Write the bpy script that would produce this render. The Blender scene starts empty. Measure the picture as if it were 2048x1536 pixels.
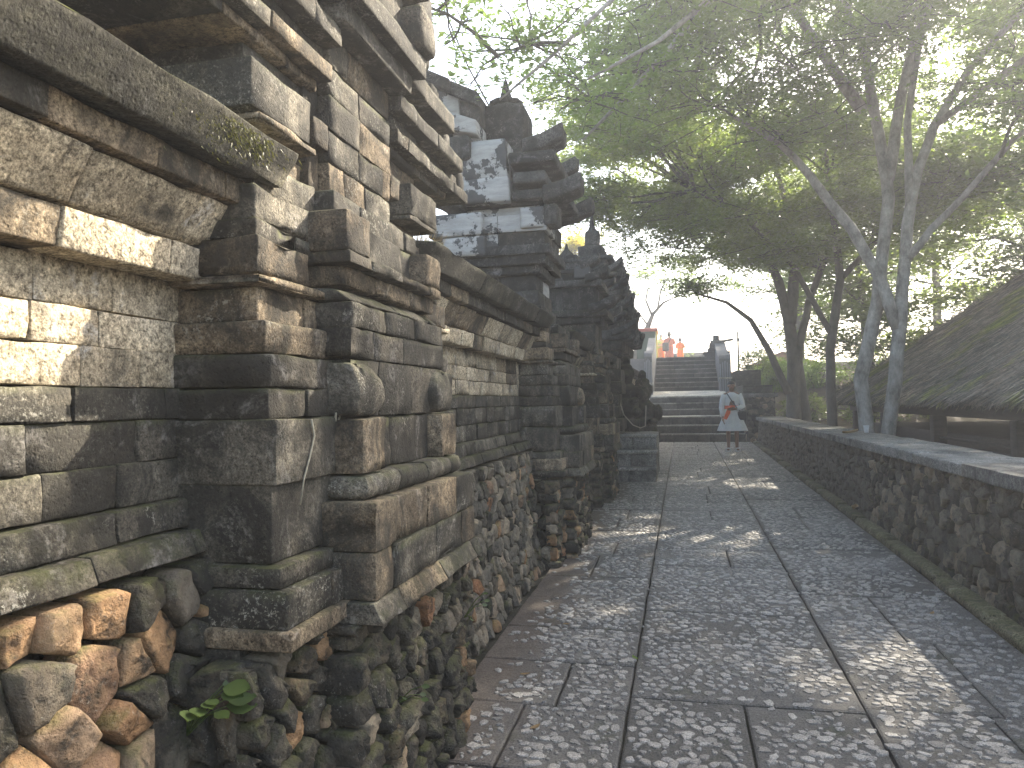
import bpy, bmesh, math, random
import numpy as np
from mathutils import Vector, Matrix, noise

R = math.radians
random.seed(7)
rng = np.random.default_rng(11)
scene = bpy.context.scene
col = scene.collection

# ------------------------------------------------------------------ camera
cam_d = bpy.data.cameras.new('camera')
cam_d.sensor_width = 36.0
cam_d.lens = 1480.0 / 2048.0 * 36.0
cam_d.clip_start = 0.05
cam_d.clip_end = 2000.0
cam = bpy.data.objects.new('camera', cam_d)
col.objects.link(cam)
YAW, PITCH, ROLL = R(13.0), R(1.47), R(1.0)
Fv = Vector((-math.sin(YAW) * math.cos(PITCH), math.cos(YAW) * math.cos(PITCH), math.sin(PITCH)))
Rv = Vector((math.cos(YAW), math.sin(YAW), 0))
Uv = Rv.cross(Fv)
Rr = Rv * math.cos(ROLL) - Uv * math.sin(ROLL)
Ur = Rv * math.sin(ROLL) + Uv * math.cos(ROLL)
M = Matrix((Rr, Ur, -Fv)).transposed().to_4x4()
M.translation = Vector((0, 0, 1.38))
cam.matrix_world = M
scene.camera = cam

# ------------------------------------------------------------------ sky, sun, exposure
SUN_AZ = R(35.0)      # degrees to the right of the path direction (+Y)
SUN_EL = R(38.0)
world = bpy.data.worlds.new('World')
scene.world = world
world.use_nodes = True
wn = world.node_tree
wn.nodes.clear()
sky = wn.nodes.new('ShaderNodeTexSky')
sky.sky_type = 'NISHITA'
sky.sun_disc = False
sky.sun_elevation = SUN_EL
sky.sun_rotation = SUN_AZ
sky.air_density = 1.0
sky.dust_density = 3.5
sky.ozone_density = 0.5
bg = wn.nodes.new('ShaderNodeBackground')
bg.inputs['Strength'].default_value = 0.15
wo = wn.nodes.new('ShaderNodeOutputWorld')
wn.links.new(sky.outputs[0], bg.inputs[0])
wn.links.new(bg.outputs[0], wo.inputs[0])
sun_d = bpy.data.lights.new('sun', 'SUN')
sun_d.energy = 5.0
sun_d.angle = R(0.55)
sun_d.color = (1.0, 0.91, 0.79)
sun = bpy.data.objects.new('sun', sun_d)
col.objects.link(sun)
SD = Vector((math.sin(SUN_AZ) * math.cos(SUN_EL), math.cos(SUN_AZ) * math.cos(SUN_EL), math.sin(SUN_EL)))
sun.rotation_euler = SD.to_track_quat('Z', 'Y').to_euler()
sun.location = SD * 60
vs = scene.view_settings
scene.display_settings.display_device = 'sRGB'
vs.view_transform = 'Standard'
vs.look = 'None'
vs.gamma = 1.0
vs.use_curve_mapping = False
vs.exposure = 2.25
vs.use_white_balance = True
vs.white_balance_temperature = 6700
vs.white_balance_tint = 8
cy = scene.cycles
cy.max_bounces = 6
cy.diffuse_bounces = 3
cy.glossy_bounces = 2
cy.transmission_bounces = 4
cy.transparent_max_bounces = 6
cy.volume_bounces = 0
cy.use_denoising = True
cy.use_adaptive_sampling = True
cy.adaptive_threshold = 0.02

# ------------------------------------------------------------------ node helpers
class NT:
    def __init__(s, name):
        s.m = bpy.data.materials.new(name)
        s.m.use_nodes = True
        s.t = s.m.node_tree
        s.t.nodes.clear()
        s.out = s.t.nodes.new('ShaderNodeOutputMaterial')
        s.pos = s.n('ShaderNodeNewGeometry').outputs['Position']
    def n(s, kind, **kw):
        nd = s.t.nodes.new(kind)
        for k, v in kw.items():
            setattr(nd, k, v)
        return nd
    def l(s, a, b):
        s.t.links.new(a, b)
    def put(s, sock, v):
        if hasattr(v, 'is_output'):
            s.l(v, sock)
        else:
            sock.default_value = v
    def scaled(s, sc):
        nd = s.n('ShaderNodeMapping')
        s.l(s.pos, nd.inputs[0])
        nd.inputs['Scale'].default_value = sc
        return nd.outputs[0]
    def noise(s, scale, detail=4.0, rough=0.6, vec=None, dist=0.0):
        nd = s.n('ShaderNodeTexNoise')
        nd.inputs['Scale'].default_value = scale
        nd.inputs['Detail'].default_value = detail
        nd.inputs['Roughness'].default_value = rough
        nd.inputs['Distortion'].default_value = dist
        s.l(vec if vec is not None else s.pos, nd.inputs['Vector'])
        return nd.outputs['Fac']
    def voro(s, scale, vec=None, out='Distance'):
        nd = s.n('ShaderNodeTexVoronoi')
        nd.inputs['Scale'].default_value = scale
        s.l(vec if vec is not None else s.pos, nd.inputs['Vector'])
        return nd.outputs[out]
    def ramp(s, fac, *stops):
        nd = s.n('ShaderNodeValToRGB')
        s.put(nd.inputs[0], fac)
        e = nd.color_ramp.elements
        while len(e) < len(stops):
            e.new(0.5)
        for el, (p, c) in zip(e, stops):
            el.position = p
            el.color = (c, c, c, 1) if not isinstance(c, tuple) else (*c[:3], 1)
        return nd.outputs[0]
    def mix(s, fac, a, b, kind='MIX'):
        nd = s.n('ShaderNodeMix', data_type='RGBA', blend_type=kind)
        s.put(nd.inputs[0], fac)
        for i, v in ((6, a), (7, b)):
            s.put(nd.inputs[i], (*v, 1) if isinstance(v, tuple) and len(v) == 3 else v)
        return nd.outputs[2]
    def math(s, op, a, b=0.0):
        nd = s.n('ShaderNodeMath', operation=op)
        s.put(nd.inputs[0], a)
        s.put(nd.inputs[1], b)
        return nd.outputs[0]
    def rnd(s):
        return s.n('ShaderNodeObjectInfo').outputs['Random']
    def upness(s):
        g = s.n('ShaderNodeNewGeometry')
        x = s.n('ShaderNodeSeparateXYZ')
        s.l(g.outputs['Normal'], x.inputs[0])
        return x.outputs[2]
    def bump(s, h, strength=0.5, dist=0.01, nrm=None):
        nd = s.n('ShaderNodeBump')
        nd.inputs['Strength'].default_value = strength
        nd.inputs['Distance'].default_value = dist
        s.l(h, nd.inputs['Height'])
        if nrm is not None:
            s.l(nrm, nd.inputs['Normal'])
        return nd.outputs[0]
    def finish(s, color, rough=0.9, normal=None, spec=0.3, sheen=None):
        p = s.n('ShaderNodeBsdfPrincipled')
        s.put(p.inputs['Base Color'], (*color, 1) if isinstance(color, tuple) and len(color) == 3 else color)
        s.put(p.inputs['Roughness'], rough)
        p.inputs['Specular IOR Level'].default_value = spec
        if normal is not None:
            s.l(normal, p.inputs['Normal'])
        s.l(p.outputs[0], s.out.inputs[0])
        return s.m

MAT = {}
def stone(name, lo, hi, dark=(0.030, 0.028, 0.024), dark_amt=0.5, lichen=0.5, moss=0.3, rnd_amt=0.35, streak=0.5, bump=0.8):
    """weathered limestone: grain, algae stains with runs, pale lichen specks, moss on ledges"""
    s = NT(name)
    grain = s.noise(60, 6, 0.75)
    big = s.noise(4.0, 6, 0.65)
    c = s.mix(s.ramp(big, (0.3, 0.0), (0.7, 1.0)), lo, hi)
    c = s.mix(s.math('MULTIPLY', s.rnd(), rnd_amt), c, tuple(v * 0.45 for v in lo))
    c = s.mix(0.9, c, s.mix(s.ramp(grain, (0.36, 0.0), (0.64, 1.0)), (0.20, 0.19, 0.18), (1.75, 1.75, 1.72)), 'MULTIPLY')
    c = s.mix(0.8, c, s.mix(s.ramp(s.noise(170, 4, 0.8), (0.36, 0.0), (0.62, 1.0)), (0.35, 0.34, 0.33), (1.6, 1.6, 1.58)), 'MULTIPLY')
    c = s.mix(s.math('MULTIPLY', s.ramp(s.voro(48, s.scaled((1, 1, 1.3))), (0.10, 1.0), (0.24, 0.0)), s.ramp(s.noise(11, 3, 0.6), (0.42, 0.0), (0.58, 0.8))), c, tuple(v * 0.18 for v in lo))
    if dark_amt > 0:
        blot = s.noise(7.0, 8, 0.72, dist=0.6)
        run = s.noise(1.0, 5, 0.6, s.scaled((22, 22, 1.6)))
        v = s.math('ADD', s.math('MULTIPLY', blot, 1.0 - 0.5 * streak), s.math('MULTIPLY', run, 0.5 * streak))
        v = s.math('ADD', v, s.math('MULTIPLY', s.math('SUBTRACT', grain, 0.5), 0.35))
        v = s.math('ADD', v, s.math('MULTIPLY', s.math('SUBTRACT', s.rnd(), 0.5), 0.11))
        edge = 0.72 - 0.42 * dark_amt
        c = s.mix(s.math('MULTIPLY', s.ramp(v, (edge - 0.06, 0.0), (edge + 0.10, 1.0)), 0.90), c, dark)
    c = s.mix(0.8, c, s.mix(s.ramp(s.noise(1.7, 5, 0.65, dist=0.8), (0.34, 0.0), (0.66, 1.0)), (0.55, 0.54, 0.52), (1.5, 1.47, 1.4)), 'MULTIPLY')
    crust = s.math('MULTIPLY', s.ramp(s.noise(5.5, 7, 0.72, dist=1.0), (0.56, 0.0), (0.66, 1.0)), s.ramp(grain, (0.40, 0.0), (0.60, 1.0)))
    c = s.mix(s.math('MULTIPLY', crust, 0.55), c, tuple(min(0.5, v * 1.3 + 0.10) for v in hi))
    if lichen > 0:
        patch = s.noise(6.0, 5, 0.65, dist=0.5)
        sp = s.noise(95, 4, 0.8)
        m = s.math('MULTIPLY', s.ramp(sp, (0.545, 0.0), (0.61, 1.0)), s.ramp(patch, (0.56 - 0.12 * lichen, 0.0), (0.74 - 0.1 * lichen, 1.0)))
        wv = s.n('ShaderNodeTexWhiteNoise', noise_dimensions='1D'); s.l(s.rnd(), wv.inputs['W'])
        m = s.math('MULTIPLY', m, s.ramp(wv.outputs['Value'], (0.15, 0.15), (0.8, 1.0)))
        c = s.mix(s.math('MULTIPLY', m, 0.85), c, (0.42, 0.40, 0.33))
    if moss > 0:
        mm = s.math('MULTIPLY', s.ramp(s.upness(), (0.1, 0.0), (0.75, 1.0)), s.ramp(s.noise(14, 6, 0.7), (0.40, 0.0), (0.60, 1.0)))
        c = s.mix(s.math('MULTIPLY', mm, moss), c, (0.075, 0.085, 0.022))
    pit = s.voro(70)
    h = s.math('ADD', s.math('MULTIPLY', grain, 1.3), s.math('MULTIPLY', s.ramp(pit, (0.0, 0.0), (0.35, 1.0)), 0.6))
    n1 = s.bump(s.noise(16, 6, 0.6), 0.5 * bump, 0.012)
    n2 = s.bump(h, 0.75 * bump, 0.006, n1)
    MAT[name] = s.finish(c, 0.92, n2, 0.2)

stone('tan_stone', (0.33, 0.275, 0.195), (0.47, 0.41, 0.315), dark_amt=0.36, lichen=0.2, moss=0.0, rnd_amt=0.45, streak=0.5)
stone('grey_stone', (0.095, 0.086, 0.069), (0.18, 0.163, 0.133), dark_amt=0.70, lichen=0.6, moss=0.35)
stone('brown_stone', (0.145, 0.112, 0.078), (0.255, 0.205, 0.145), dark_amt=0.56, lichen=0.25, moss=0.2)
stone('dark_stone', (0.060, 0.053, 0.043), (0.115, 0.102, 0.083), dark_amt=0.68, lichen=0.6, moss=0.5)
stone('black_stone', (0.062, 0.061, 0.058), (0.115, 0.112, 0.106), dark_amt=0.6, lichen=0.25, moss=0.2, bump=1.0)
stone('roof_stone', (0.036, 0.035, 0.028), (0.080, 0.075, 0.058), dark_amt=0.62, lichen=0.3, moss=0.9)
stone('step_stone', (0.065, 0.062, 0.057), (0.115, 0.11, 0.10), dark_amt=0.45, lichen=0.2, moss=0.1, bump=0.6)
stone('lit_tread_stone', (0.20, 0.195, 0.18), (0.32, 0.31, 0.285), dark_amt=0.3, lichen=0.1, moss=0.0, bump=0.5)  # paler than the steps: sky light on treads and nosings put into the colour
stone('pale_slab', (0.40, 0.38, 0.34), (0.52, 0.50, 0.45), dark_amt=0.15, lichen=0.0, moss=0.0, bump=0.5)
stone('coping_stone', (0.14, 0.137, 0.13), (0.23, 0.225, 0.21), dark_amt=0.35, lichen=0.1, moss=0.0, bump=0.5, streak=0.2)
stone('kerb_stone', (0.11, 0.10, 0.065), (0.17, 0.155, 0.10), dark_amt=0.45, lichen=0.1, moss=0.5)
stone('mortar', (0.040, 0.037, 0.031), (0.075, 0.07, 0.058), dark_amt=0.5, lichen=0.2, moss=0.1)

def rubble_mat(name, stops, dark_amt, lichen=0.35, moss=0.4):
    s = NT(name)
    r = s.rnd()
    c = s.ramp(r, *stops)
    grain = s.noise(55, 6, 0.75)
    big = s.noise(9.0, 5, 0.65)
    c = s.mix(0.5, c, s.mix(s.ramp(s.noise(13, 4, 0.6), (0.35, 0.0), (0.65, 1.0)), (0.5, 0.42, 0.35), (1.35, 1.3, 1.25)), 'MULTIPLY')
    c = s.mix(0.45, c, s.mix(s.ramp(grain, (0.3, 0.0), (0.7, 1.0)), (0.3, 0.3, 0.3), (1.4, 1.4, 1.4)), 'MULTIPLY')
    edge = 0.72 - 0.42 * dark_amt
    v = s.math('ADD', big, s.math('MULTIPLY', s.math('SUBTRACT', grain, 0.5), 0.4))
    c = s.mix(s.math('MULTIPLY', s.ramp(v, (edge - 0.05, 0.0), (edge + 0.09, 1.0)), 0.9), c, (0.032, 0.030, 0.026))
    sp = s.math('MULTIPLY', s.ramp(s.noise(90, 4, 0.8), (0.57, 0.0), (0.66, 1.0)), s.ramp(s.noise(8, 3, 0.6), (0.45, 0.0), (0.62, 1.0)))
    c = s.mix(s.math('MULTIPLY', sp, lichen), c, (0.44, 0.42, 0.35))
    mm = s.math('MULTIPLY', s.ramp(s.upness(), (0.0, 0.0), (0.7, 1.0)), s.ramp(s.noise(12, 6, 0.7), (0.42, 0.0), (0.6, 1.0)))
    c = s.mix(s.math('MULTIPLY', mm, moss), c, (0.09, 0.10, 0.025))
    n1 = s.bump(s.noise(24, 6, 0.7), 0.9, 0.022)
    n2 = s.bump(s.math('ADD', grain, s.math('MULTIPLY', s.ramp(s.voro(60), (0.0, 0.0), (0.3, 1.0)), 0.6)), 0.8, 0.006, n1)
    MAT[name] = s.finish(c, 0.9, n2, 0.2)
rubble_mat('rubble_warm', ((0.0, (0.25, 0.15, 0.08)), (0.22, (0.33, 0.21, 0.115)), (0.42, (0.36, 0.28, 0.19)), (0.6, (0.29, 0.14, 0.07)), (0.78, (0.20, 0.165, 0.12)), (1.0, (0.13, 0.115, 0.092))), 0.36, moss=0.5)
rubble_mat('rubble_dark', ((0.0, (0.055, 0.05, 0.04)), (0.4, (0.095, 0.085, 0.066)), (0.8, (0.13, 0.115, 0.088)), (1.0, (0.16, 0.125, 0.08))), 0.62, lichen=0.5, moss=0.5)
rubble_mat('rubble_wall', ((0.0, (0.10, 0.092, 0.076)), (0.4, (0.18, 0.16, 0.125)), (0.75, (0.28, 0.24, 0.175)), (1.0, (0.34, 0.27, 0.19))), 0.36, lichen=0.35, moss=0.2)

s = NT('plaster')   # peeling white lime plaster over dark stone
m_ = s.math('ADD', s.noise(3.2, 6, 0.62), s.math('MULTIPLY', s.math('SUBTRACT', s.noise(30, 5, 0.7), 0.5), 0.18))
white = s.mix(s.ramp(s.noise(5, 6, 0.7, s.scaled((1, 1, 4))), (0.3, 0.0), (0.7, 1.0)), (0.26, 0.25, 0.225), (0.46, 0.445, 0.41))
pf = s.ramp(m_, (0.475, 0.0), (0.492, 1.0))
c_ = s.mix(pf, s.mix(s.noise(9, 6, 0.7), (0.04, 0.04, 0.038), (0.13, 0.126, 0.116)), white)
MAT['plaster'] = s.finish(c_, 0.9, s.bump(s.math('ADD', pf, s.math('MULTIPLY', s.noise(50, 6, 0.7), 0.6)), 0.6, 0.006), 0.2)

s = NT('paving')     # dark cement bed of the paving slabs
c_ = s.mix(s.ramp(s.noise(2.0, 5, 0.6), (0.3, 0.0), (0.7, 1.0)), (0.115, 0.109, 0.098), (0.18, 0.171, 0.154))
sx = s.n('ShaderNodeSeparateXYZ'); s.l(s.pos, sx.inputs[0])
earth = s.ramp(s.math('ADD', sx.outputs[0], s.math('MULTIPLY', s.math('SUBTRACT', s.noise(3, 5, 0.6), 0.5), 0.5)), (0.0, 1.0), (0.01, 1.0))
e2 = s.n('ShaderNodeMapRange'); s.l(s.math('ADD', sx.outputs[0], s.math('MULTIPLY', s.math('SUBTRACT', s.noise(3, 5, 0.6), 0.5), 0.45)), e2.inputs[0])
e2.inputs[1].default_value = -0.60; e2.inputs[2].default_value = -0.90; e2.inputs[3].default_value = 0.0; e2.inputs[4].default_value = 0.7
c_ = s.mix(0.8, c_, s.mix(s.rnd(), (0.65, 0.64, 0.62), (1.3, 1.28, 1.25)), 'MULTIPLY')
c_ = s.mix(s.math('MULTIPLY', s.ramp(s.noise(4.5, 6, 0.7), (0.56, 0.0), (0.68, 1.0)), 0.5), c_, (0.06, 0.07, 0.03))
c_ = s.mix(e2.outputs[0], c_, (0.125, 0.092, 0.066))
c_ = s.mix(0.7, c_, s.mix(s.ramp(s.noise(110, 5, 0.8), (0.38, 0.0), (0.64, 1.0)), (0.3, 0.3, 0.3), (1.7, 1.7, 1.7)), 'MULTIPLY')
MAT['paving'] = s.finish(c_, s.ramp(s.noise(40, 4, 0.7), (0.3, 0.5), (0.7, 0.8)), s.bump(s.math('ADD', s.noise(45, 6, 0.75), s.math('MULTIPLY', s.noise(150, 4, 0.8), 0.9)), 1.0, 0.012), 0.45)

s = NT('pebble')
at = s.n('ShaderNodeAttribute'); at.attribute_name = 'tone'
c_ = s.mix(s.math('ADD', s.math('MULTIPLY', at.outputs['Fac'], 0.75), s.math('MULTIPLY', s.noise(70, 5, 0.75), 0.4)), (0.16, 0.150, 0.132), (0.395, 0.373, 0.33))
spk = s.ramp(s.noise(150, 5, 0.8), (0.42, 0.0), (0.58, 1.0))
c_ = s.mix(0.75, c_, s.mix(spk, (0.30, 0.29, 0.28), (1.35, 1.33, 1.3)), 'MULTIPLY')
MAT['pebble'] = s.finish(c_, s.ramp(s.noise(60, 4, 0.7), (0.3, 0.45), (0.7, 0.7)), s.bump(s.noise(130, 5, 0.8), 0.9, 0.005), 0.6)

def leaf_mat(name, a, b, trans, tw=0.45):
    s = NT(name)
    at = s.n('ShaderNodeAttribute'); at.attribute_name = 'tone'
    c = s.mix(at.outputs['Fac'], a, b)
    t = s.mix(at.outputs['Fac'], trans, tuple(v * 1.35 for v in trans))
    p = s.n('ShaderNodeBsdfPrincipled')
    s.l(c, p.inputs['Base Color']); p.inputs['Roughness'].default_value = 0.42; p.inputs['Specular IOR Level'].default_value = 0.35
    tr = s.n('ShaderNodeBsdfTranslucent'); s.l(t, tr.inputs[0])
    mx = s.n('ShaderNodeMixShader'); mx.inputs[0].default_value = tw
    s.l(p.outputs[0], mx.inputs[1]); s.l(tr.outputs[0], mx.inputs[2])
    s.l(mx.outputs[0], s.out.inputs[0])
    MAT[name] = s.m
leaf_mat('leaf', (0.034, 0.058, 0.018), (0.080, 0.12, 0.030), (0.24, 0.35, 0.07), 0.46)
leaf_mat('leaf_dark', (0.030, 0.050, 0.020), (0.070, 0.10, 0.034), (0.24, 0.32, 0.05), 0.45)
leaf_mat('leaf_yellow', (0.10, 0.10, 0.02), (0.22, 0.20, 0.03), (0.55, 0.48, 0.05), 0.5)
leaf_mat('leaf_fresh', (0.05, 0.10, 0.02), (0.10, 0.18, 0.035), (0.30, 0.42, 0.06), 0.4)
leaf_mat('leaf_plant', (0.03, 0.052, 0.016), (0.065, 0.095, 0.028), (0.10, 0.15, 0.03), 0.25)
leaf_mat('moss_green', (0.05, 0.06, 0.015), (0.13, 0.13, 0.03), (0.2, 0.2, 0.04), 0.2)
leaf_mat('dry_leaf', (0.16, 0.09, 0.04), (0.32, 0.22, 0.10), (0.30, 0.2, 0.08), 0.25)

def simple(name, a, b, scale=20, rough=0.85, bump=0.4, dist=0.006, stretch=(1, 1, 1), spec=0.3):
    s = NT(name)
    nz = s.noise(scale, 6, 0.7, s.scaled(stretch))
    c = s.mix(s.ramp(nz, (0.3, 0.0), (0.7, 1.0)), a, b)
    c = s.mix(0.35, c, s.mix(s.noise(scale * 5, 3, 0.7), (0.4, 0.4, 0.4), (1.6, 1.6, 1.6)), 'MULTIPLY')
    MAT[name] = s.finish(c, rough, s.bump(nz, bump, dist), spec)
simple('bark', (0.085, 0.076, 0.062), (0.36, 0.335, 0.29), 8, bump=1.0, dist=0.035, stretch=(1, 1, 0.55))
simple('bark_dark', (0.055, 0.046, 0.036), (0.13, 0.115, 0.095), 8, bump=0.7, dist=0.02, stretch=(1, 1, 0.5))
simple('twig', (0.05, 0.045, 0.036), (0.11, 0.10, 0.08), 30)
simple('timber', (0.03, 0.026, 0.022), (0.065, 0.055, 0.046), 6, stretch=(1, 1, 6))
simple('dirt', (0.055, 0.040, 0.027), (0.12, 0.09, 0.06), 3, bump=0.9, dist=0.05)
simple('concrete', (0.10, 0.098, 0.094), (0.17, 0.165, 0.158), 6)
simple('rail_paint', (0.20, 0.205, 0.22), (0.28, 0.285, 0.30), 8)
simple('green_paint', (0.02, 0.05, 0.03), (0.04, 0.08, 0.05), 5)
simple('red_paint', (0.30, 0.06, 0.04), (0.42, 0.10, 0.06), 5)
simple('yellow_paint', (0.55, 0.36, 0.06), (0.65, 0.45, 0.1), 5)
simple('tile_roof', (0.16, 0.07, 0.04), (0.28, 0.13, 0.08), 5)
simple('skin', (0.20, 0.105, 0.065), (0.26, 0.14, 0.09), 30, 0.6, 0.1)
simple('hair', (0.012, 0.010, 0.009), (0.03, 0.025, 0.02), 60, 0.5)
simple('white_cloth', (0.68, 0.66, 0.62), (0.80, 0.78, 0.74), 10, 0.9, 0.3, 0.01)
simple('sash_cloth', (0.72, 0.10, 0.035), (0.85, 0.18, 0.06), 14, 0.8)
simple('orange_cloth', (0.75, 0.16, 0.02), (0.88, 0.28, 0.04), 14, 0.85)
simple('print_cloth', (0.35, 0.05, 0.09), (0.85, 0.22, 0.06), 26, 0.85)
simple('peach_cloth', (0.75, 0.40, 0.25), (0.85, 0.52, 0.36), 10, 0.85)
simple('black_leather', (0.012, 0.011, 0.011), (0.03, 0.028, 0.027), 20, 0.5)
simple('sandal_white', (0.6, 0.58, 0.55), (0.75, 0.72, 0.7), 20)
simple('plastic', (0.55, 0.57, 0.58), (0.75, 0.76, 0.76), 20, 0.35)
simple('dry_grass', (0.30, 0.21, 0.08), (0.52, 0.40, 0.17), 30)
simple('cable', (0.04, 0.04, 0.04), (0.07, 0.07, 0.07), 30)
simple('rope', (0.22, 0.20, 0.16), (0.32, 0.29, 0.24), 60)
simple('root', (0.20, 0.18, 0.13), (0.34, 0.31, 0.23), 60)

s = NT('thatch')     # old palm thatch with moss
st = s.noise(1.0, 5, 0.7, s.scaled((3, 60, 60)))
c_ = s.mix(s.ramp(st, (0.3, 0.0), (0.7, 1.0)), (0.085, 0.074, 0.06), (0.25, 0.22, 0.178))
c_ = s.mix(s.math('MULTIPLY', s.ramp(s.noise(0.9, 5, 0.65), (0.53, 0.0), (0.63, 1.0)), 0.85), c_, (0.16, 0.18, 0.035))
at = s.n('ShaderNodeAttribute'); at.attribute_name = 'tone'
c_ = s.mix(1.0, c_, s.mix(at.outputs['Fac'], (0.75, 0.75, 0.75), (2.3, 2.2, 2.05)), 'MULTIPLY')
MAT['thatch'] = s.finish(c_, 0.95, s.bump(st, 0.9, 0.03), 0.1)

s = NT('grass_ground')
c_ = s.mix(s.noise(4, 5, 0.7), (0.04, 0.06, 0.015), (0.12, 0.15, 0.03))
MAT['grass_ground'] = s.finish(c_, 0.95, s.bump(s.noise(30, 5, 0.8), 1.0, 0.05), 0.1)
# ------------------------------------------------------------------ object helpers
def tag(o, label=None, cat=None, group=None, kind=None):
    if label: o['label'] = label
    if cat: o['category'] = cat
    if group: o['group'] = group
    if kind: o['kind'] = kind
    return o

def empty(name, loc, label=None, cat=None, group=None):
    o = bpy.data.objects.new(name, None)
    o.location = loc
    o.empty_display_size = 0.2
    col.objects.link(o)
    return tag(o, label, cat, group)

def link(name, me, mat, parent=None, loc=None, smooth=False):
    if mat and not me.materials:
        me.materials.append(MAT[mat])
    if smooth:
        me.polygons.foreach_set('use_smooth', [True] * len(me.polygons))
    o = bpy.data.objects.new(name, me)
    if loc is not None:
        o.location = loc
    col.objects.link(o)
    if parent is not None:
        o.parent = parent
        pw = parent.location.copy()
        if parent.parent is not None:
            pw = pw + parent.parent.location
        o.location = Vector(o.location) - pw       # parents are never rotated or scaled
    return o

def pmesh(name, verts, faces, tone=None):
    me = bpy.data.meshes.new(name)
    me.from_pydata([tuple(v) for v in verts], [], [tuple(f) for f in faces])
    if tone is not None:
        a = me.attributes.new('tone', 'FLOAT', 'POINT')
        a.data.foreach_set('value', np.asarray(tone, dtype=np.float32))
    me.update()
    return me

def big_mesh(name, V, quads=None, tris=None, tone=None):
    """fast mesh from numpy arrays"""
    me = bpy.data.meshes.new(name)
    V = np.asarray(V, dtype=np.float32)
    me.vertices.add(len(V))
    me.vertices.foreach_set('co', V.ravel())
    q = np.asarray(quads if quads is not None else np.zeros((0, 4)), dtype=np.int32)
    t = np.asarray(tris if tris is not None else np.zeros((0, 3)), dtype=np.int32)
    li = np.concatenate([q.ravel(), t.ravel()])
    me.loops.add(len(li))
    me.loops.foreach_set('vertex_index', li)
    me.polygons.add(len(q) + len(t))
    st = np.concatenate([np.arange(len(q)) * 4, len(q) * 4 + np.arange(len(t)) * 3]).astype(np.int32)
    me.polygons.foreach_set('loop_start', st)
    if tone is not None:
        a = me.attributes.new('tone', 'FLOAT', 'POINT')
        a.data.foreach_set('value', np.asarray(tone, dtype=np.float32))
    me.update(calc_edges=True)
    me.validate()
    return me

def nz3(x, y, z, s):
    return noise.noise(Vector((x * s, y * s, z * s)))

_GRID = {}
def box_grid(n):
    """vertex index triples and quads of a subdivided box surface"""
    if n in _GRID:
        return _GRID[n]
    idx = {}; tri = []; faces = []
    def vid(i, j, l):
        key = (i, j, l)
        if key not in idx:
            idx[key] = len(tri); tri.append(key)
        return idx[key]
    for i in range(n[0]):
        for j in range(n[1]):
            faces.append((vid(i, j, 0), vid(i, j + 1, 0), vid(i + 1, j + 1, 0), vid(i + 1, j, 0)))
            faces.append((vid(i, j, n[2]), vid(i + 1, j, n[2]), vid(i + 1, j + 1, n[2]), vid(i, j + 1, n[2])))
    for i in range(n[0]):
        for l in range(n[2]):
            faces.append((vid(i, 0, l), vid(i + 1, 0, l), vid(i + 1, 0, l + 1), vid(i, 0, l + 1)))
            faces.append((vid(i, n[1], l), vid(i, n[1], l + 1), vid(i + 1, n[1], l + 1), vid(i + 1, n[1], l)))
    for j in range(n[1]):
        for l in range(n[2]):
            faces.append((vid(0, j, l), vid(0, j, l + 1), vid(0, j + 1, l + 1), vid(0, j + 1, l)))
            faces.append((vid(n[0], j, l), vid(n[0], j + 1, l), vid(n[0], j + 1, l + 1), vid(n[0], j, l + 1)))
    _GRID[n] = (np.array(tri), np.array(faces))
    return _GRID[n]

def block_mesh(name, lo, hi, r=0.010, rough=0.004, k=1, shape=None, chip=0.8):
    """weathered block: worn edges, lumpy faces; returns mesh about its own centre and that centre"""
    lo = np.array(lo, float); hi = np.array(hi, float)
    c = (lo + hi) / 2; h = (hi - lo) / 2
    if r <= 0.016:
        r *= 0.32
    r = min(r, *(h * 0.7))
    ax = []
    for a in range(3):
        kk = k if h[a] > 0.03 else 0
        if a == 0 and k > 1:
            kk = 1
        ins = np.linspace(-h[a] + r, h[a] - r, 2 + kk)
        if kk > 1:
            ins[1:-1] += (rng.random(kk) - 0.5) * (ins[1] - ins[0]) * 0.4
        ax.append(np.concatenate([[-h[a], -h[a] + 0.3 * r], ins, [h[a] - 0.3 * r, h[a]]]))
    tri, faces = box_grid(tuple(len(a) - 1 for a in ax))
    v = np.stack([ax[a][tri[:, a]] for a in range(3)], 1)
    inn = np.clip(v, -h + r, h - r)
    d = v - inn
    ln = np.linalg.norm(d, axis=1, keepdims=True)
    dn = np.where(ln > 1e-9, d / np.maximum(ln, 1e-9), v / np.maximum(np.linalg.norm(v, axis=1, keepdims=True), 1e-9))
    edge = (np.abs(d) > 1e-6).sum(1)            # 2 on edges, 3 on corners
    v = np.where(ln > 1e-9, inn + dn * r, v)
    if shape is not None:
        v = np.array([shape(p) for p in (v + c)]) - c
    if rough > 0:
        for i in range(len(v)):
            p = Vector(v[i] + c)
            w = rough * (1.2 * noise.noise(p * 9) + 0.8 * noise.noise(p * 27))
            if edge[i] >= 2:
                w -= chip * rough * 2.2 * max(0.0, noise.noise(p * 17 + Vector((3, 1, 7))) - 0.02) * (1.0 if edge[i] == 2 else 1.5)
            v[i] += dn[i] * w
    me = bpy.data.meshes.new(name)
    me.from_pydata(v.tolist(), [], faces.tolist())
    me.update()
    return me, Vector(c)

def block(name, lo, hi, mat, parent, r=0.010, rough=0.004, k=1, shape=None):
    me, c = block_mesh(name, lo, hi, r, rough, k, shape)
    return link(name, me, mat, parent, c, True)

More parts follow.
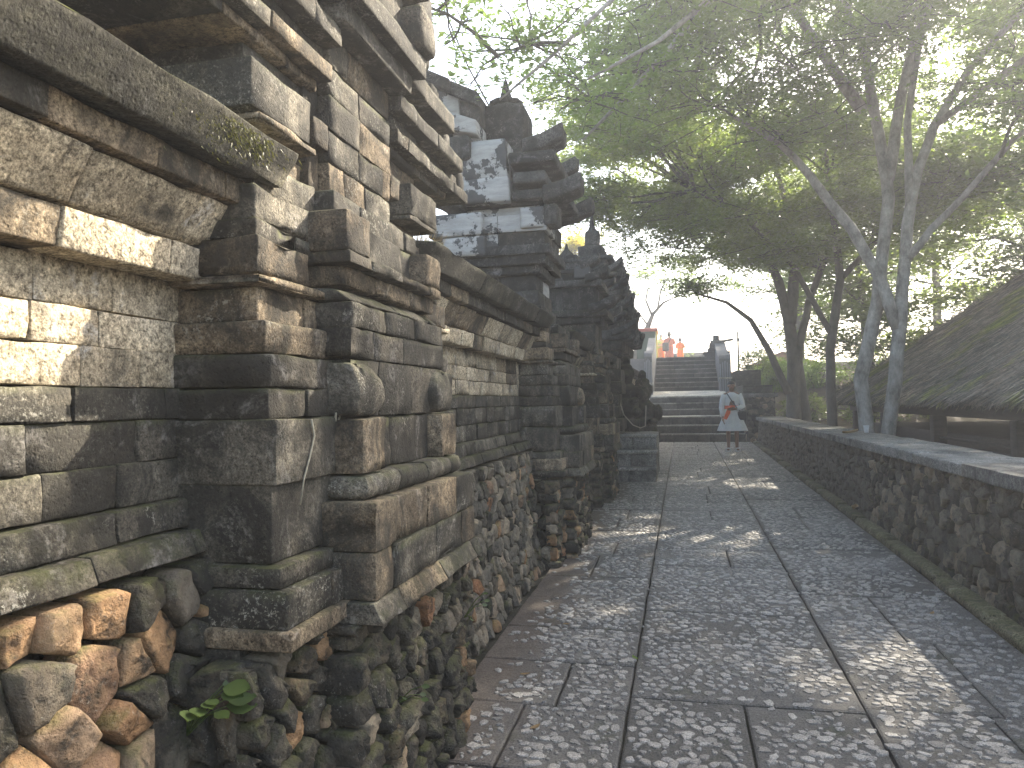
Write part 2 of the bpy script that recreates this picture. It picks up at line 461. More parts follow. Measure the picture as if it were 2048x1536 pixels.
def plain_box(lo, hi):
    x0, y0, z0 = lo; x1, y1, z1 = hi
    v = [(x0, y0, z0), (x1, y0, z0), (x1, y1, z0), (x0, y1, z0), (x0, y0, z1), (x1, y0, z1), (x1, y1, z1), (x0, y1, z1)]
    f = [(0, 3, 2, 1), (4, 5, 6, 7), (0, 1, 5, 4), (1, 2, 6, 5), (2, 3, 7, 6), (3, 0, 4, 7)]
    return v, f

class MB:
    """collects pieces of ONE part"""
    def __init__(s):
        s.v = []; s.f = []
    def add(s, v, f):
        b = len(s.v)
        s.v += [tuple(p) for p in v]
        s.f += [tuple(b + i for i in q) for q in f]
        return s
    def box(s, lo, hi):
        return s.add(*plain_box(lo, hi))
    def tube(s, pts, rad, n=8, cap=True):
        pts = [Vector(p) for p in pts]
        if not hasattr(rad, '__len__'):
            rad = [rad] * len(pts)
        b = len(s.v)
        prev = None
        for i, p in enumerate(pts):
            d = (pts[min(i + 1, len(pts) - 1)] - pts[max(i - 1, 0)]).normalized()
            if prev is None:
                u = d.orthogonal().normalized()
            else:
                u = (prev - d * prev.dot(d))
                u = u.normalized() if u.length > 1e-6 else d.orthogonal().normalized()
            prev = u
            w = d.cross(u)
            for a in range(n):
                t = 2 * math.pi * a / n
                s.v.append(tuple(p + (u * math.cos(t) + w * math.sin(t)) * rad[i]))
        for i in range(len(pts) - 1):
            for a in range(n):
                a2 = (a + 1) % n
                s.f.append((b + i * n + a, b + i * n + a2, b + (i + 1) * n + a2, b + (i + 1) * n + a))
        if cap:
            s.f.append(tuple(b + a for a in range(n))[::-1])
            s.f.append(tuple(b + (len(pts) - 1) * n + a for a in range(n)))
        return s
    def lathe(s, prof, c, n=16, sx=1.0, sy=1.0):
        b = len(s.v)
        for r, z in prof:
            for a in range(n):
                t = 2 * math.pi * a / n
                s.v.append((c[0] + r * sx * math.cos(t), c[1] + r * sy * math.sin(t), c[2] + z))
        for i in range(len(prof) - 1):
            for a in range(n):
                a2 = (a + 1) % n
                s.f.append((b + i * n + a, b + i * n + a2, b + (i + 1) * n + a2, b + (i + 1) * n + a))
        s.f.append(tuple(b + a for a in range(n))[::-1])
        s.f.append(tuple(b + (len(prof) - 1) * n + a for a in range(n)))
        return s
    def prism(s, poly, axis, a, b):
        """extrude a 2-D outline along axis ('x' -> poly is (y,z), 'y' -> (x,z), 'z' -> (x,y))"""
        def P(q, t):
            return {'x': (t, q[0], q[1]), 'y': (q[0], t, q[1]), 'z': (q[0], q[1], t)}[axis]
        n = len(poly)
        v = [P(q, a) for q in poly] + [P(q, b) for q in poly]
        f = [tuple(range(n)), tuple(range(2 * n - 1, n - 1, -1))]
        f += [(i, i + n, (i + 1) % n + n, (i + 1) % n) for i in range(n)]
        return s.add(v, f)
    def build(s, name, mat, parent=None, smooth=False, loc=None):
        me = pmesh(name, s.v, s.f)
        bm = bmesh.new(); bm.from_mesh(me)
        bmesh.ops.recalc_face_normals(bm, faces=bm.faces)
        bm.to_mesh(me); bm.free()
        o = link(name, me, mat, None, None, smooth)
        if parent is not None:
            pw = parent.location.copy()
            if parent.parent is not None:
                pw = pw + parent.parent.location
            o.parent = parent
            o.location = -pw
        return o

# ------------------------------------------------------------------ rubble (irregular fitted stones)
def clip_poly(poly, p, q):
    """keep the side of poly nearer to p than to q"""
    mx, my = (p[0] + q[0]) / 2, (p[1] + q[1]) / 2
    nx, ny = q[0] - p[0], q[1] - p[1]
    out = []
    for i in range(len(poly)):
        a, b = poly[i], poly[(i + 1) % len(poly)]
        da = (a[0] - mx) * nx + (a[1] - my) * ny
        db = (b[0] - mx) * nx + (b[1] - my) * ny
        if da <= 0:
            out.append(a)
        if (da < 0) != (db < 0) and abs(da - db) > 1e-12:
            t = da / (da - db)
            out.append((a[0] + (b[0] - a[0]) * t, a[1] + (b[1] - a[1]) * t))
    return out

def voronoi_cells(w, h, size, rs, stretch=1.0):
    nx = max(1, round(w / (size * stretch))); ny = max(1, round(h / size))
    sx, sy = w / nx, h / ny
    P = {}
    for i in range(-1, nx + 1):
        for j in range(-1, ny + 1):
            P[i, j] = ((i + 0.5 + (0.5 if j % 2 else 0.0) * 0.9 + rs.uniform(-0.36, 0.36)) * sx - 0.2 * sx, (j + 0.5 + rs.uniform(-0.36, 0.36)) * sy)
    cells = []
    for (i, j), p in P.items():
        poly = [(0, 0), (w, 0), (w, h), (0, h)]
        for di in range(-2, 3):
            for dj in range(-2, 3):
                if (di or dj) and (i + di, j + dj) in P:
                    poly = clip_poly(poly, p, P[i + di, j + dj])
                    if len(poly) < 3:
                        break
            if len(poly) < 3:
                break
        if len(poly) >= 3:
            ar = 0.5 * abs(sum(poly[k][0] * poly[(k + 1) % len(poly)][1] - poly[(k + 1) % len(poly)][0] * poly[k][1] for k in range(len(poly))))
            if ar > 0.12 * size * size:
                cells.append(poly)
    return cells

def stone_from_cell(poly, fr, depth, gap, rs, fine, lump=1.0):
    """fr(u, v, d) -> world.  returns verts, faces of one dressed-by-hammer stone"""
    cx = sum(p[0] for p in poly) / len(poly); cy_ = sum(p[1] for p in poly) / len(poly)
    ring = []
    for i in range(len(poly)):
        a, b = poly[i], poly[(i + 1) % len(poly)]
        L = math.hypot(b[0] - a[0], b[1] - a[1])
        m = 3 if fine and L > 0.05 else (2 if L > 0.03 else 1)
        for t in range(m):
            q = t / m
            ring.append((a[0] + (b[0] - a[0]) * q, a[1] + (b[1] - a[1]) * q, t == 0))
    rad = max(1e-6, sum(math.hypot(p[0] - cx, p[1] - cy_) for p in ring) / len(ring))
    tilt = (rs.uniform(-0.26, 0.26), rs.uniform(-0.26, 0.26))
    sd = rs.uniform(0, 100)
    def at(k, dd, am):
        out = []
        for u, v, corner in ring:
            kk = k * (0.965 if corner else 1.0)
            uu = cx + (u - cx) * kk; vv = cy_ + (v - cy_) * kk
            j = am * noise.noise(Vector((uu * 22, vv * 22, sd)))
            out.append((uu + j, vv + 0.6 * j, dd))
        return out
    g = max(0.5, 1 - gap / rad)
    levels = [(g * 1.0, -0.05), (g, 0.55 * depth), (g * 0.93, 0.90 * depth)]
    if fine:
        levels += [(g * 0.78, depth * 0.99), (g * 0.55, depth * 1.01), (g * 0.28, depth * 1.03)]
    else:
        levels += [(g * 0.5, depth * 1.01)]
    verts, faces = [], []
    n = len(ring)
    for li, (k, d) in enumerate(levels):
        for (u, v, dd) in at(k, d, 0.004 if li else 0.0):
            ex = 0.0
            if li >= 2:
                ex = (tilt[0] * (u - cx) + tilt[1] * (v - cy_)) + 0.010 * noise.noise(Vector((u * 28, v * 28, sd + 3)))
                if fine:
                    ex += lump * (0.007 * noise.noise(Vector((u * 75, v * 75, sd + 9))) - 0.012 * abs(noise.noise(Vector((u * 34, v * 34, sd + 5)))))
            verts.append(fr(u, v, max(-0.05, dd + ex)))
    for li in range(len(levels) - 1):
        for i in range(n):
            i2 = (i + 1) % n
            faces.append((li * n + i, li * n + i2, (li + 1) * n + i2, (li + 1) * n + i))
    verts.append(fr(cx, cy_, depth * 1.05 + (0.008 * noise.noise(Vector((cx * 28, cy_ * 28, sd + 3))))))
    b = (len(levels) - 1) * n
    for i in range(n):
        faces.append((b + i, b + (i + 1) % n, len(verts) - 1))
    return verts, faces

def rubble_panel(parent, fr, w, h, size, mats, rs, depth=0.035, gap=0.008, fine=False, stretch=1.0, lump=1.0, max_parts=10 ** 9, split=None, part='rubble_stone', rest='rubble_rest'):
    """fitted stones over a w x h panel; stones for which split(u) holds are single parts, the rest one stuff part"""
    rest_mb = MB()
    n = 0
    for poly in voronoi_cells(w, h, size, rs, stretch):
        cu = sum(p[0] for p in poly) / len(poly)
        single = n < max_parts and (split is None or split(cu))
        v, f = stone_from_cell(poly, fr, depth * rs.uniform(0.6, 1.35), gap, rs, fine and single, lump)
        if single:
            c = Vector([sum(q[i] for q in v) / len(v) for i in range(3)])
            me = pmesh(part, [Vector(q) - c for q in v], f)
            link(part, me, rs.choice(mats), parent, c, True)
            n += 1
        else:
            rest_mb.add(v, f)
    if rest_mb.v:
        o = rest_mb.build(rest, mats[0], parent, True)
        tag(o, kind='stuff')
    return n

SLOPE = 0.0149
def gz(y):
    return SLOPE * min(max(y, -6.0), 19.6)
# ------------------------------------------------------------------ ground
def smooth(t):
    t = min(1.0, max(0.0, t)); return t * t * (3 - 2 * t)
def terrain(x, y):
    z = gz(y) - 0.06
    z += smooth((y - 20.5) / 8.5) * 2.2 * (1.0 if x > -20 else 1.0)
    if x > 2.2:
        z += 0.05 * noise.noise(Vector((x * 0.7, y * 0.7, 3)))
        z += 0.25 * smooth((x - 2.2) / 3.0)
    return z
xs = sorted(set([-120, -60, -25, -12, -6, -3, -2, -1.5, 1.9, 2.2] + [2.2 + 0.45 * i for i in range(1, 40)] + [25, 40, 80, 120]))
ys = sorted(set([-60, -20, -10] + [-6 + 0.7 * i for i in range(60)] + [40, 50, 70, 100, 160]))
gv = [(x, y, terrain(x, y)) for x in xs for y in ys]
gf = [(i * len(ys) + j, (i + 1) * len(ys) + j, (i + 1) * len(ys) + j + 1, i * len(ys) + j + 1) for i in range(len(xs) - 1) for j in range(len(ys) - 1)]
g = link('ground', pmesh('ground', gv, gf), 'dirt', smooth=True)
tag(g, 'brown earth ground under the trees', kind='structure')

# ------------------------------------------------------------------ path: bed, slabs, pebbles
path = empty('path', (0, 0, 0)); tag(path, 'stone paved path running to the stairs', kind='structure')
JL, JR, PE, PW = -0.263, 0.725, 1.66, -1.05
bed = MB(); bed.add([(-1.35, -3, gz(-3) - 0.03), (1.95, -3, gz(-3) - 0.03), (1.95, 19.7, gz(19.7) - 0.03), (-1.35, 19.7, gz(19.7) - 0.03)], [(0, 1, 2, 3)])
bed.build('path_bed', 'mortar', path)
rs = random.Random(5)
slabs = []
def slab_rows(x0, x1, y0, y1, lens, split_p, off):
    y = y0 - off
    k = 0
    while y < y1:
        L = rs.choice(lens) * rs.uniform(0.93, 1.07)
        e = min(y + L, y1)
        if e > -2.0:
            if rs.random() < split_p:
                m = x0 + (x1 - x0) * rs.uniform(0.40, 0.60)
                slabs.append((x0, m, y, e)); slabs.append((m, x1, y, e))
            else:
                slabs.append((x0, x1, y, e))
        y = e
slab_rows(PW, JL, -2.5, 19.6, [0.55, 0.75, 0.6], 0.5, 0.1)
slab_rows(JL, JR, -2.5, 19.6, [0.42, 0.6, 0.75], 0.45, 0.35)
slab_rows(JR, PE, -2.5, 19.6, [0.55, 0.7, 0.9], 0.5, 0.2)
slab_objs = []
for (x0, x1, y0, y1) in slabs:
    g_ = 0.0055
    th = 0.05
    dz = rs.uniform(-0.003, 0.003)
    n_edge = 6
    def edge(a, b):
        out = []
        for i in range(n_edge):
            t = i / n_edge
            x = a[0] + (b[0] - a[0]) * t; y = a[1] + (b[1] - a[1]) * t
            out.append((x + 0.006 * noise.noise(Vector((x * 14, y * 14, 1))), y + 0.006 * noise.noise(Vector((x * 14, y * 14, 5)))))
        return out
    cs = [(x0 + g_, y0 + g_), (x1 - g_, y0 + g_), (x1 - g_, y1 - g_), (x0 + g_, y1 - g_)]
    ring = edge(cs[0], cs[1]) + edge(cs[1], cs[2]) + edge(cs[2], cs[3]) + edge(cs[3], cs[0])
    cx, cy_ = (x0 + x1) / 2, (y0 + y1) / 2
    n = len(ring)
    v = [(x, y, gz(y) + dz - th) for x, y in ring] + [(x, y, gz(y) + dz - 0.006) for x, y in ring]
    v += [(x + math.copysign(0.008, cx - x), y + math.copysign(0.008, cy_ - y), gz(y) + dz) for x, y in ring]
    f = [(i, (i + 1) % n, n + (i + 1) % n, n + i) for i in range(n)] + [(n + i, n + (i + 1) % n, 2 * n + (i + 1) % n, 2 * n + i) for i in range(n)]
    f.append(tuple(range(2 * n, 3 * n)))
    c = Vector((cx, cy_, gz(cy_)))
    o = link('paving_slab', pmesh('paving_slab', [Vector(p) - c for p in v], f), 'paving', path, c)
    slab_objs.append(((x0, x1, y0, y1, dz), o))

# pebbles pressed into the slabs
peb = []
for (x0, x1, y0, y1, dz), o in slab_objs:
    if y1 < 1.6:
        sp = 0.075
    else:
        sp = 0.054 if y0 < 9 else 0.062
    nx = max(1, int((x1 - x0 - 0.02) / sp)); ny = max(1, int((y1 - y0 - 0.02) / (sp * 0.84)))
    for j in range(ny):
        for i in range(nx):
            x = x0 + 0.016 + (i + 0.5 + (0.5 if j % 2 else 0.0) + rs.uniform(-0.30, 0.30)) * (x1 - x0 - 0.032) / (nx + 0.5)
            y = y0 + 0.014 + (j + 0.5 + rs.uniform(-0.28, 0.28)) * (y1 - y0 - 0.028) / ny
            # worn, earth-covered strip beside the temple wall and the parapet
            d = min(x + 1.02 + 0.22 * noise.noise(Vector((y * 1.3, 0, 2))), 1.75 - x + 0.12 * noise.noise(Vector((y * 1.1, 4, 2))))
            if rs.random() > smooth((d + 0.05) / 0.42) * 0.96:
                continue
            if nz3(x, y, 0, 1.9) < -0.38 and rs.random() < 0.6:
                continue
            if y < 7.5:      # small chips between the stones
                peb.append((x + rs.uniform(-0.03, 0.03), y + rs.uniform(-0.03, 0.03), gz(y) + dz - 0.001, rs.uniform(0.005, 0.011), rs.uniform(0.6, 1.0), rs.uniform(-1.5, 1.5), rs.random() * 0.7, o))
            peb.append((x, y, gz(y) + dz, rs.choice((rs.uniform(0.012, 0.020), rs.uniform(0.019, 0.031), rs.uniform(0.023, 0.037))), rs.uniform(0.58, 0.95), rs.uniform(-1.5, 1.5), rs.random(), o))
NP_ = 7
def pebble_rings(p):
    x, y, z, a, asp, rot, tone, _ = p
    r1, r2, r3 = [], [], []
    for k in range(NP_):
        t = 2 * math.pi * k / NP_ + rs.uniform(-0.32, 0.32)
        q = a * rs.uniform(0.72, 1.24)
        u, w = q * math.cos(t), q * asp * math.sin(t)
        du, dw = u * math.cos(rot) - w * math.sin(rot), u * math.sin(rot) + w * math.cos(rot)
        r1.append((x + du, y + dw, z - 0.003)); 
        r2.append((x + du * 0.93, y + dw * 0.93, z + 0.0028 + 0.0024 * rs.random()))
        r3.append((x + du * 0.60, y + dw * 0.60, z + 0.0048 + 0.0022 * rs.random()))
    return r1 + r2 + r3
def peb_faces():
    f = []
    for k in range(NP_):
        k2 = (k + 1) % NP_
        f.append((k, k2, NP_ + k2, NP_ + k)); f.append((NP_ + k, NP_ + k2, 2 * NP_ + k2, 2 * NP_ + k))
    return f
PF = peb_faces()
def showing(p):     # how large a pebble shows from where the photograph was taken
    d = math.hypot(p[0], p[1])
    fx, fy = p[0] * math.cos(YAW) + p[1] * math.sin(YAW), -p[0] * math.sin(YAW) + p[1] * math.cos(YAW)
    inside = fy > 0.5 and abs(fx / fy) < 0.68 and 1.38 / fy < 0.49
    return p[3] ** 2 / (d ** 3) if inside else 0.0
peb.sort(key=showing, reverse=True)
for p in peb[:300]:
    v = pebble_rings(p)
    c = Vector((p[0], p[1], p[2]))
    f = PF + [tuple(range(2 * NP_, 3 * NP_))]
    link('pebble', pmesh('pebble', [Vector(q) - c for q in v], f, [p[6]] * len(v)), 'pebble', p[7], c)
V = []; Q = []; T = []; tone = []
for p in peb[300:]:
    b = len(V)
    if p[1] > 6.5 or p[1] < 1.8 or p[3] < 0.0115:        # further off: a simple bevelled chip
        m = 6
        ra = [(2 * math.pi * k / m + rs.uniform(-0.4, 0.4), p[3] * rs.uniform(0.75, 1.2)) for k in range(m)]
        ca, sa = math.cos(p[5]), math.sin(p[5])
        for kk, zz_ in ((1.0, -0.002), (0.85, 0.005)):
            for t, q in ra:
                u, w = kk * q * math.cos(t), kk * q * p[4] * math.sin(t)
                V.append((p[0] + u * ca - w * sa, p[1] + u * sa + w * ca, p[2] + zz_ + 0.001 * rs.random()))
        tone += [p[6]] * (2 * m)
        Q += [(b + k, b + (k + 1) % m, b + m + (k + 1) % m, b + m + k) for k in range(m)]
        Q += [(b + m, b + m + 1, b + m + 2, b + m + 3), (b + m, b + m + 3, b + m + 4, b + m + 5)]
        continue
    V += pebble_rings(p); tone += [p[6]] * (3 * NP_)
    Q += [tuple(b + i for i in q) for q in PF]
    t0 = b + 2 * NP_
    Q += [(t0, t0 + 1, t0 + 2, t0 + 3), (t0, t0 + 3, t0 + 4, t0 + 5)]; T.append((t0, t0 + 5, t0 + 6))
me = big_mesh('pebbles', V, Q, T, tone)
o = link('pebbles', me, 'pebble', path); o.location = (0, 0, 0)
tag(o, 'small pale pebbles pressed into the paving further along the path', kind='stuff')
print('pebbles', len(peb), 'slabs', len(slabs))

# ------------------------------------------------------------------ kerb
kerb = empty('kerb', (1.72, 8, gz(8))); tag(kerb, 'low rounded mossy kerb along the parapet wall', kind='structure')
y = -2.0
while y < 19.2:
    L = rs.uniform(0.7, 1.3)
    e = min(y + L, 19.3)
    block('kerb_stone', (1.665, y + 0.004, gz(y) - 0.03), (1.795, e - 0.004, gz(y) + 0.05 + rs.uniform(-0.008, 0.008)), 'kerb_stone', kerb, r=0.035, rough=0.010, k=3)
    y = e

# ------------------------------------------------------------------ parapet wall
par = empty('parapet_wall', (2.06, 8, gz(8)), 'low rubble stone wall with grey coping along the path', 'wall')
WX, CT = 1.83, 0.925
core = MB(); core.box((WX + 0.03, -2.5, -0.2), (2.28, 19.75, CT - 0.085)); core.build('wall_core', 'mortar', par)
rp = random.Random(21)
fr = lambda u, v, d: (WX + 0.03 - d + 0.02 * (v - 0.4), 19.6 - u, gz(19.6 - u) - 0.03 + v * (CT - 0.085 - gz(19.6 - u) + 0.03) / 0.90)
rubble_panel(par, fr, 22.0, 0.90, 0.125, ['rubble_wall', 'rubble_wall', 'rubble_dark'], rp, 0.040, 0.006, fine=True, lump=1.2, split=lambda u: 19.6 - 8.2 < u < 16.2, max_parts=300)
y = -2.5
while y < 19.7:
    e = min(y + rp.uniform(1.0, 1.4), 19.75)
    block('coping_slab', (1.785, y + 0.002, CT - 0.085), (2.37 + rp.uniform(-0.008, 0.008), e - 0.005, CT + rp.uniform(-0.006, 0.006)), 'coping_stone', par, r=0.016, rough=0.006, k=5)
    y = e

# square end pillar of the parapet and the stepped garden wall behind it
pil = empty('end_pillar', (1.78, 20.0, gz(19)), 'square rubble pillar with flat cap ending the parapet beside the woman', 'pillar')
core = MB(); core.box((1.57, 19.80, 0.2), (2.27, 20.6, 1.42)); core.build('pillar_core', 'mortar', pil)
rubble_panel(pil, lambda u, v, d: (1.57 + u, 19.80 - d, 0.24 + v), 0.70, 1.18, 0.14, ['rubble_dark', 'rubble_wall'], rp, 0.02, 0.006)
rubble_panel(pil, lambda u, v, d: (1.57 - d, 20.6 - u, 0.24 + v), 0.80, 1.18, 0.14, ['rubble_dark', 'rubble_wall'], rp, 0.02, 0.006)
block('cap_slab', (1.50, 19.74, 1.42), (2.34, 20.68, 1.52), 'coping_stone', pil, r=0.012)
gw = empty('garden_wall', (2.2, 22.5, 0.6), 'dark stepped garden wall beside the upper stairs', 'wall')
for lo, hi in [((1.58, 20.9, 0.2), (2.35, 23.4, 1.75)), ((1.58, 23.4, 0.2), (2.3, 25.6, 2.25))]:
    z = lo[2]
    while z < hi[2] - 0.02:
        y = lo[1]
        while y < hi[1] - 0.02:
            e = min(y + rp.uniform(0.4, 0.6), hi[1])
            block('wall_block', (lo[0], y + 0.003, z + 0.002), (hi[0], e - 0.003, min(z + 0.25, hi[2]) - 0.002), 'dark_stone', gw, r=0.015)
            y = e
        z += 0.25

# ------------------------------------------------------------------ stairs up to the terrace
st = empty('stairs', (0.2, 23.5, gz(19.6))); tag(st, 'broad dark stone stairs climbing to the terrace', 'stairs')
def step(x0, x1, y0, y1, z0, z1, mat='step_stone', nose=0.02, name='step'):
    n = 3
    xs_ = [x0 + (x1 - x0) * i / n + (rs.uniform(-0.1, 0.1) if 0 < i < n else 0) for i in range(n + 1)]
    for i in range(n):
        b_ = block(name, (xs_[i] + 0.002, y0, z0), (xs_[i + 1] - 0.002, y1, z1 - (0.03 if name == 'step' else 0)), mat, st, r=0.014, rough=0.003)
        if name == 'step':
            block('lit_tread_slab', (xs_[i] + 0.002, y0 - 0.03, z1 - 0.03), (xs_[i + 1] - 0.002, y1 + 0.0, z1), 'lit_tread_stone', b_, r=0.012, rough=0.002, k=0)  # thin paler slab paints the skylit tread edge above the dark riser
ZS = [0.29, 0.487, 0.71, 0.93]
YS = [20.0, 20.35, 20.7]
for i in range(3):
    step(-1.15, 1.56, YS[i], 22.3 if i == 2 else YS[i] + 0.6, ZS[i] - 0.1 if i == 0 else ZS[i], ZS[i + 1])
step(-1.15, 1.56, 20.695, 20.95, 0.905, 0.937, 'pale_slab', name='lit_nosing')  # pale strip, painted light along the edge of the third step
ZS2 = [0.93, 1.12, 1.30, 1.47]; YS2 = [22.2, 22.5, 22.8]
for i in range(3):
    step(-0.98, 1.40, YS2[i], 25.0 if i == 2 else YS2[i] + 0.5, ZS2[i] - 0.02, ZS2[i + 1])
mb = MB()
mb.add([(-0.95, 22.79, 1.472), (1.30, 22.79, 1.472), (1.30, 22.79, 1.50), (-0.95, 22.79, 1.50), (-0.95, 24.82, 1.47), (1.30, 24.82, 1.47), (1.30, 24.82, 1.68), (-0.95, 24.82, 1.68)], [(0, 1, 2, 3), (3, 2, 6, 7), (7, 6, 5, 4), (0, 3, 7, 4), (1, 5, 6, 2)])
mb.build('landing', 'pale_slab', st)
for i in range(8):
    z0 = 1.66 + 0.159 * i
    step(-0.90, 1.12, 24.8 + 0.35 * i, 24.8 + 0.35 * i + (0.6 if i < 7 else 0.5), z0 - 0.03, z0 + 0.159)
ter = MB(); ter.box((-12, 27.6, 0.5), (1.35, 60, 2.925)); tag(ter.build('terrace', 'concrete'), 'raised terrace at the head of the stairs', kind='structure')

# side walls of the upper flight: pale panels with ribs
def rail_panel(name, x0, x1, y, z0, z1, label):
    w = empty(name, ((x0 + x1) / 2, y, z0), label, 'balustrade')
    pr = [(y, z0), (y + 3.6, z0 + 1.3), (y + 3.6, z1 + 0.75), (y + 1.0, z1 + 0.02), (y + 0.55, z1 - 0.04), (y + 0.30, z1 + 0.06), (y + 0.08, z1 - 0.02), (y, z1 - 0.14)]
    MB().prism(pr, 'x', x0, x1).build('wall_body', 'concrete', w)
    n = 5
    for i in range(n):
        xa = x0 + (x1 - x0) * (i + 0.18) / n; xb = x0 + (x1 - x0) * (i + 0.72) / n
        h = z1 - 0.20 - 0.10 * abs(i - 2) / 2
        block('rib', (xa, y - 0.035, z0 + 0.04), (xb, y + 0.01, h), 'rail_paint', w, r=0.008, rough=0.0, k=0)
    block('band', (x0 - 0.02, y - 0.06, z0 + 0.42), (x1 + 0.02, y + 0.02, z0 + 0.48), 'pale_slab', w, r=0.008, rough=0.0, k=0)
    block('foot_slab', (x0 - 0.03, y - 0.09, z0 - 0.06), (x1 + 0.03, y + 0.04, z0 + 0.01), 'pale_slab', w, r=0.008, rough=0.0, k=0)
    return w
rail_panel('stair_balustrade', -1.16, -0.92, 23.4, 1.46, 2.88, 'pale ribbed balustrade wall on the temple side of the stairs')
rail_panel('stair_balustrade', 1.14, 1.50, 24.4, 1.60, 2.80, 'pale ribbed balustrade wall behind the woman, garden side of stairs')

# stone post with cross beam at the head of the stairs, thin pole beside it
po = empty('gate_post', (1.2, 27.6, 2.9), 'tapering stone post with a beam sticking out at the stair head', 'post')
for (hw, z0, z1) in [(0.42, 2.55, 3.02), (0.46, 3.02, 3.08), (0.30, 3.08, 3.22), (0.24, 3.22, 3.40), (0.20, 3.40, 3.50), (0.11, 3.50, 3.68)]:
    block('post_block', (1.2 - hw, 27.6 - hw, z0), (1.2 + hw, 27.6 + hw, z1), 'step_stone', po, r=0.02, rough=0.006)
MB().tube([(1.25, 27.6, 3.44), (1.80, 27.55, 3.52)], 0.045, 10).build('beam', 'timber', po)
pl = empty('thin_pole', (2.0, 28.2, 2.2), 'thin upright metal pole standing right of the stair post', 'pole')
MB().tube([(2.0, 28.2, 2.2), (2.0, 28.2, 3.85)], [0.035, 0.03], 8).build('shaft', 'cable', pl)
MB().tube([(1.96, 28.2, 3.55), (2.06, 28.2, 3.55)], 0.05, 8).build('clamp', 'cable', pl)
wr = empty('guy_wires', (1.2, 27.6, 3.68), 'pair of thin wires rising from the stone stair post', 'wires')
for dx in (-0.05, 0.05):
    MB().tube([(1.2 + dx, 27.6, 3.66), (1.38 + dx * 1.2, 27.6, 4.9), (1.50 + dx * 1.3, 27.6, 6.6)], 0.008, 5).build('wire', 'cable', wr)

# balustrade on the terrace, behind the visitors
ba = empty('terrace_balustrade', (0.6, 40, 2.925), 'low stone balustrade with square gaps across the terrace', 'balustrade')
block('top_rail', (-3.5, 39.85, 3.60), (2.2, 40.15, 3.86), 'step_stone', ba, r=0.02)
block('bottom_rail', (-3.5, 39.87, 2.925), (2.2, 40.13, 3.38), 'step_stone', ba, r=0.02)
for i in range(13):
    x = -3.4 + i * 0.45
    block('baluster', (x, 39.9, 3.38), (x + 0.17, 40.1, 3.60), 'step_stone', ba, r=0.01, rough=0.002, k=0)
# green booth with red roof edge at the left of the stair head
bo = empty('ticket_booth', (-1.3, 30, 2.925), 'small green booth with a red roof edge left of the stair head', 'booth')
block('booth_wall', (-1.75, 29.6, 2.3), (-1.02, 31.0, 4.10), 'green_paint', bo, r=0.01, rough=0)
block('roof_edge', (-1.90, 29.4, 4.10), (-0.92, 31.2, 4.22), 'red_paint', bo, r=0.02, rough=0)
MB().tube([(-0.94, 29.5, 2.1), (-0.96, 29.5, 4.10)], 0.03, 8).build('corner_post', 'yellow_paint', bo)
# ------------------------------------------------------------------ temple wall: bays between piers
BX = -1.72          # back face of the masonry
rw = random.Random(33)
def torus_shape(fx, z0, z1, bulge=0.03, ys=None):
    """half-round moulding: front follows a half circle between z0 and z1"""
    def sh(p):
        t = (p[2] - z0) / (z1 - z0) * 2 - 1
        d = bulge * (math.sqrt(max(0.0, 1 - t * t)) - 1)
        k = min(1.0, max(0.0, (p[0] - (fx - 0.10)) / 0.10))
        q = [p[0] + d * k, p[1], p[2]]
        if ys:
            for yy, sg in ((ys[0], 1), (ys[1], -1)):
                kk = min(1.0, max(0.0, 1 - abs(p[1] - yy) / 0.06))
                q[1] -= sg * d * kk
        return q
    return sh
def slope_shape(fx, z0, z1, d0, d1):
    """front leans: x offset d0 at z0 to d1 at z1"""
    def sh(p):
        k = min(1.0, max(0.0, (p[0] - (fx - 0.10)) / 0.10))
        t = (p[2] - z0) / (z1 - z0)
        return [p[0] + k * (d0 + (d1 - d0) * t), p[1], p[2]]
    return sh

def course(parent, y0, y1, z0, z1, fx, lens, mats, bx=BX, r=0.009, rough=0.004, jx=0.006, k=1, shape=None, name='stone_block', off=None, gap=0.003):
    y = y0
    first = True
    while y < y1 - 0.01:
        L = rw.choice(lens) * rw.uniform(0.85, 1.15)
        if first:
            L *= rw.uniform(0.45, 1.0) if off is None else off
            first = False
        e = y + L
        if y1 - e < 0.08:
            e = y1
        dx = rw.uniform(-jx, jx)
        block(name, (bx, y + gap * rw.random(), z0 + gap * rw.random()), (fx + dx, e - gap * rw.random() * 1.6, z1 - gap * rw.random()), rw.choice(mats), parent, r, rough, k, shape)
        y = e

TAN = ['tan_stone', 'tan_stone', 'tan_stone', 'tan_stone', 'brown_stone']
GRY = ['grey_stone', 'grey_stone', 'dark_stone']
MIX = ['grey_stone', 'brown_stone', 'dark_stone', 'grey_stone']
DRK = ['dark_stone', 'dark_stone', 'grey_stone']

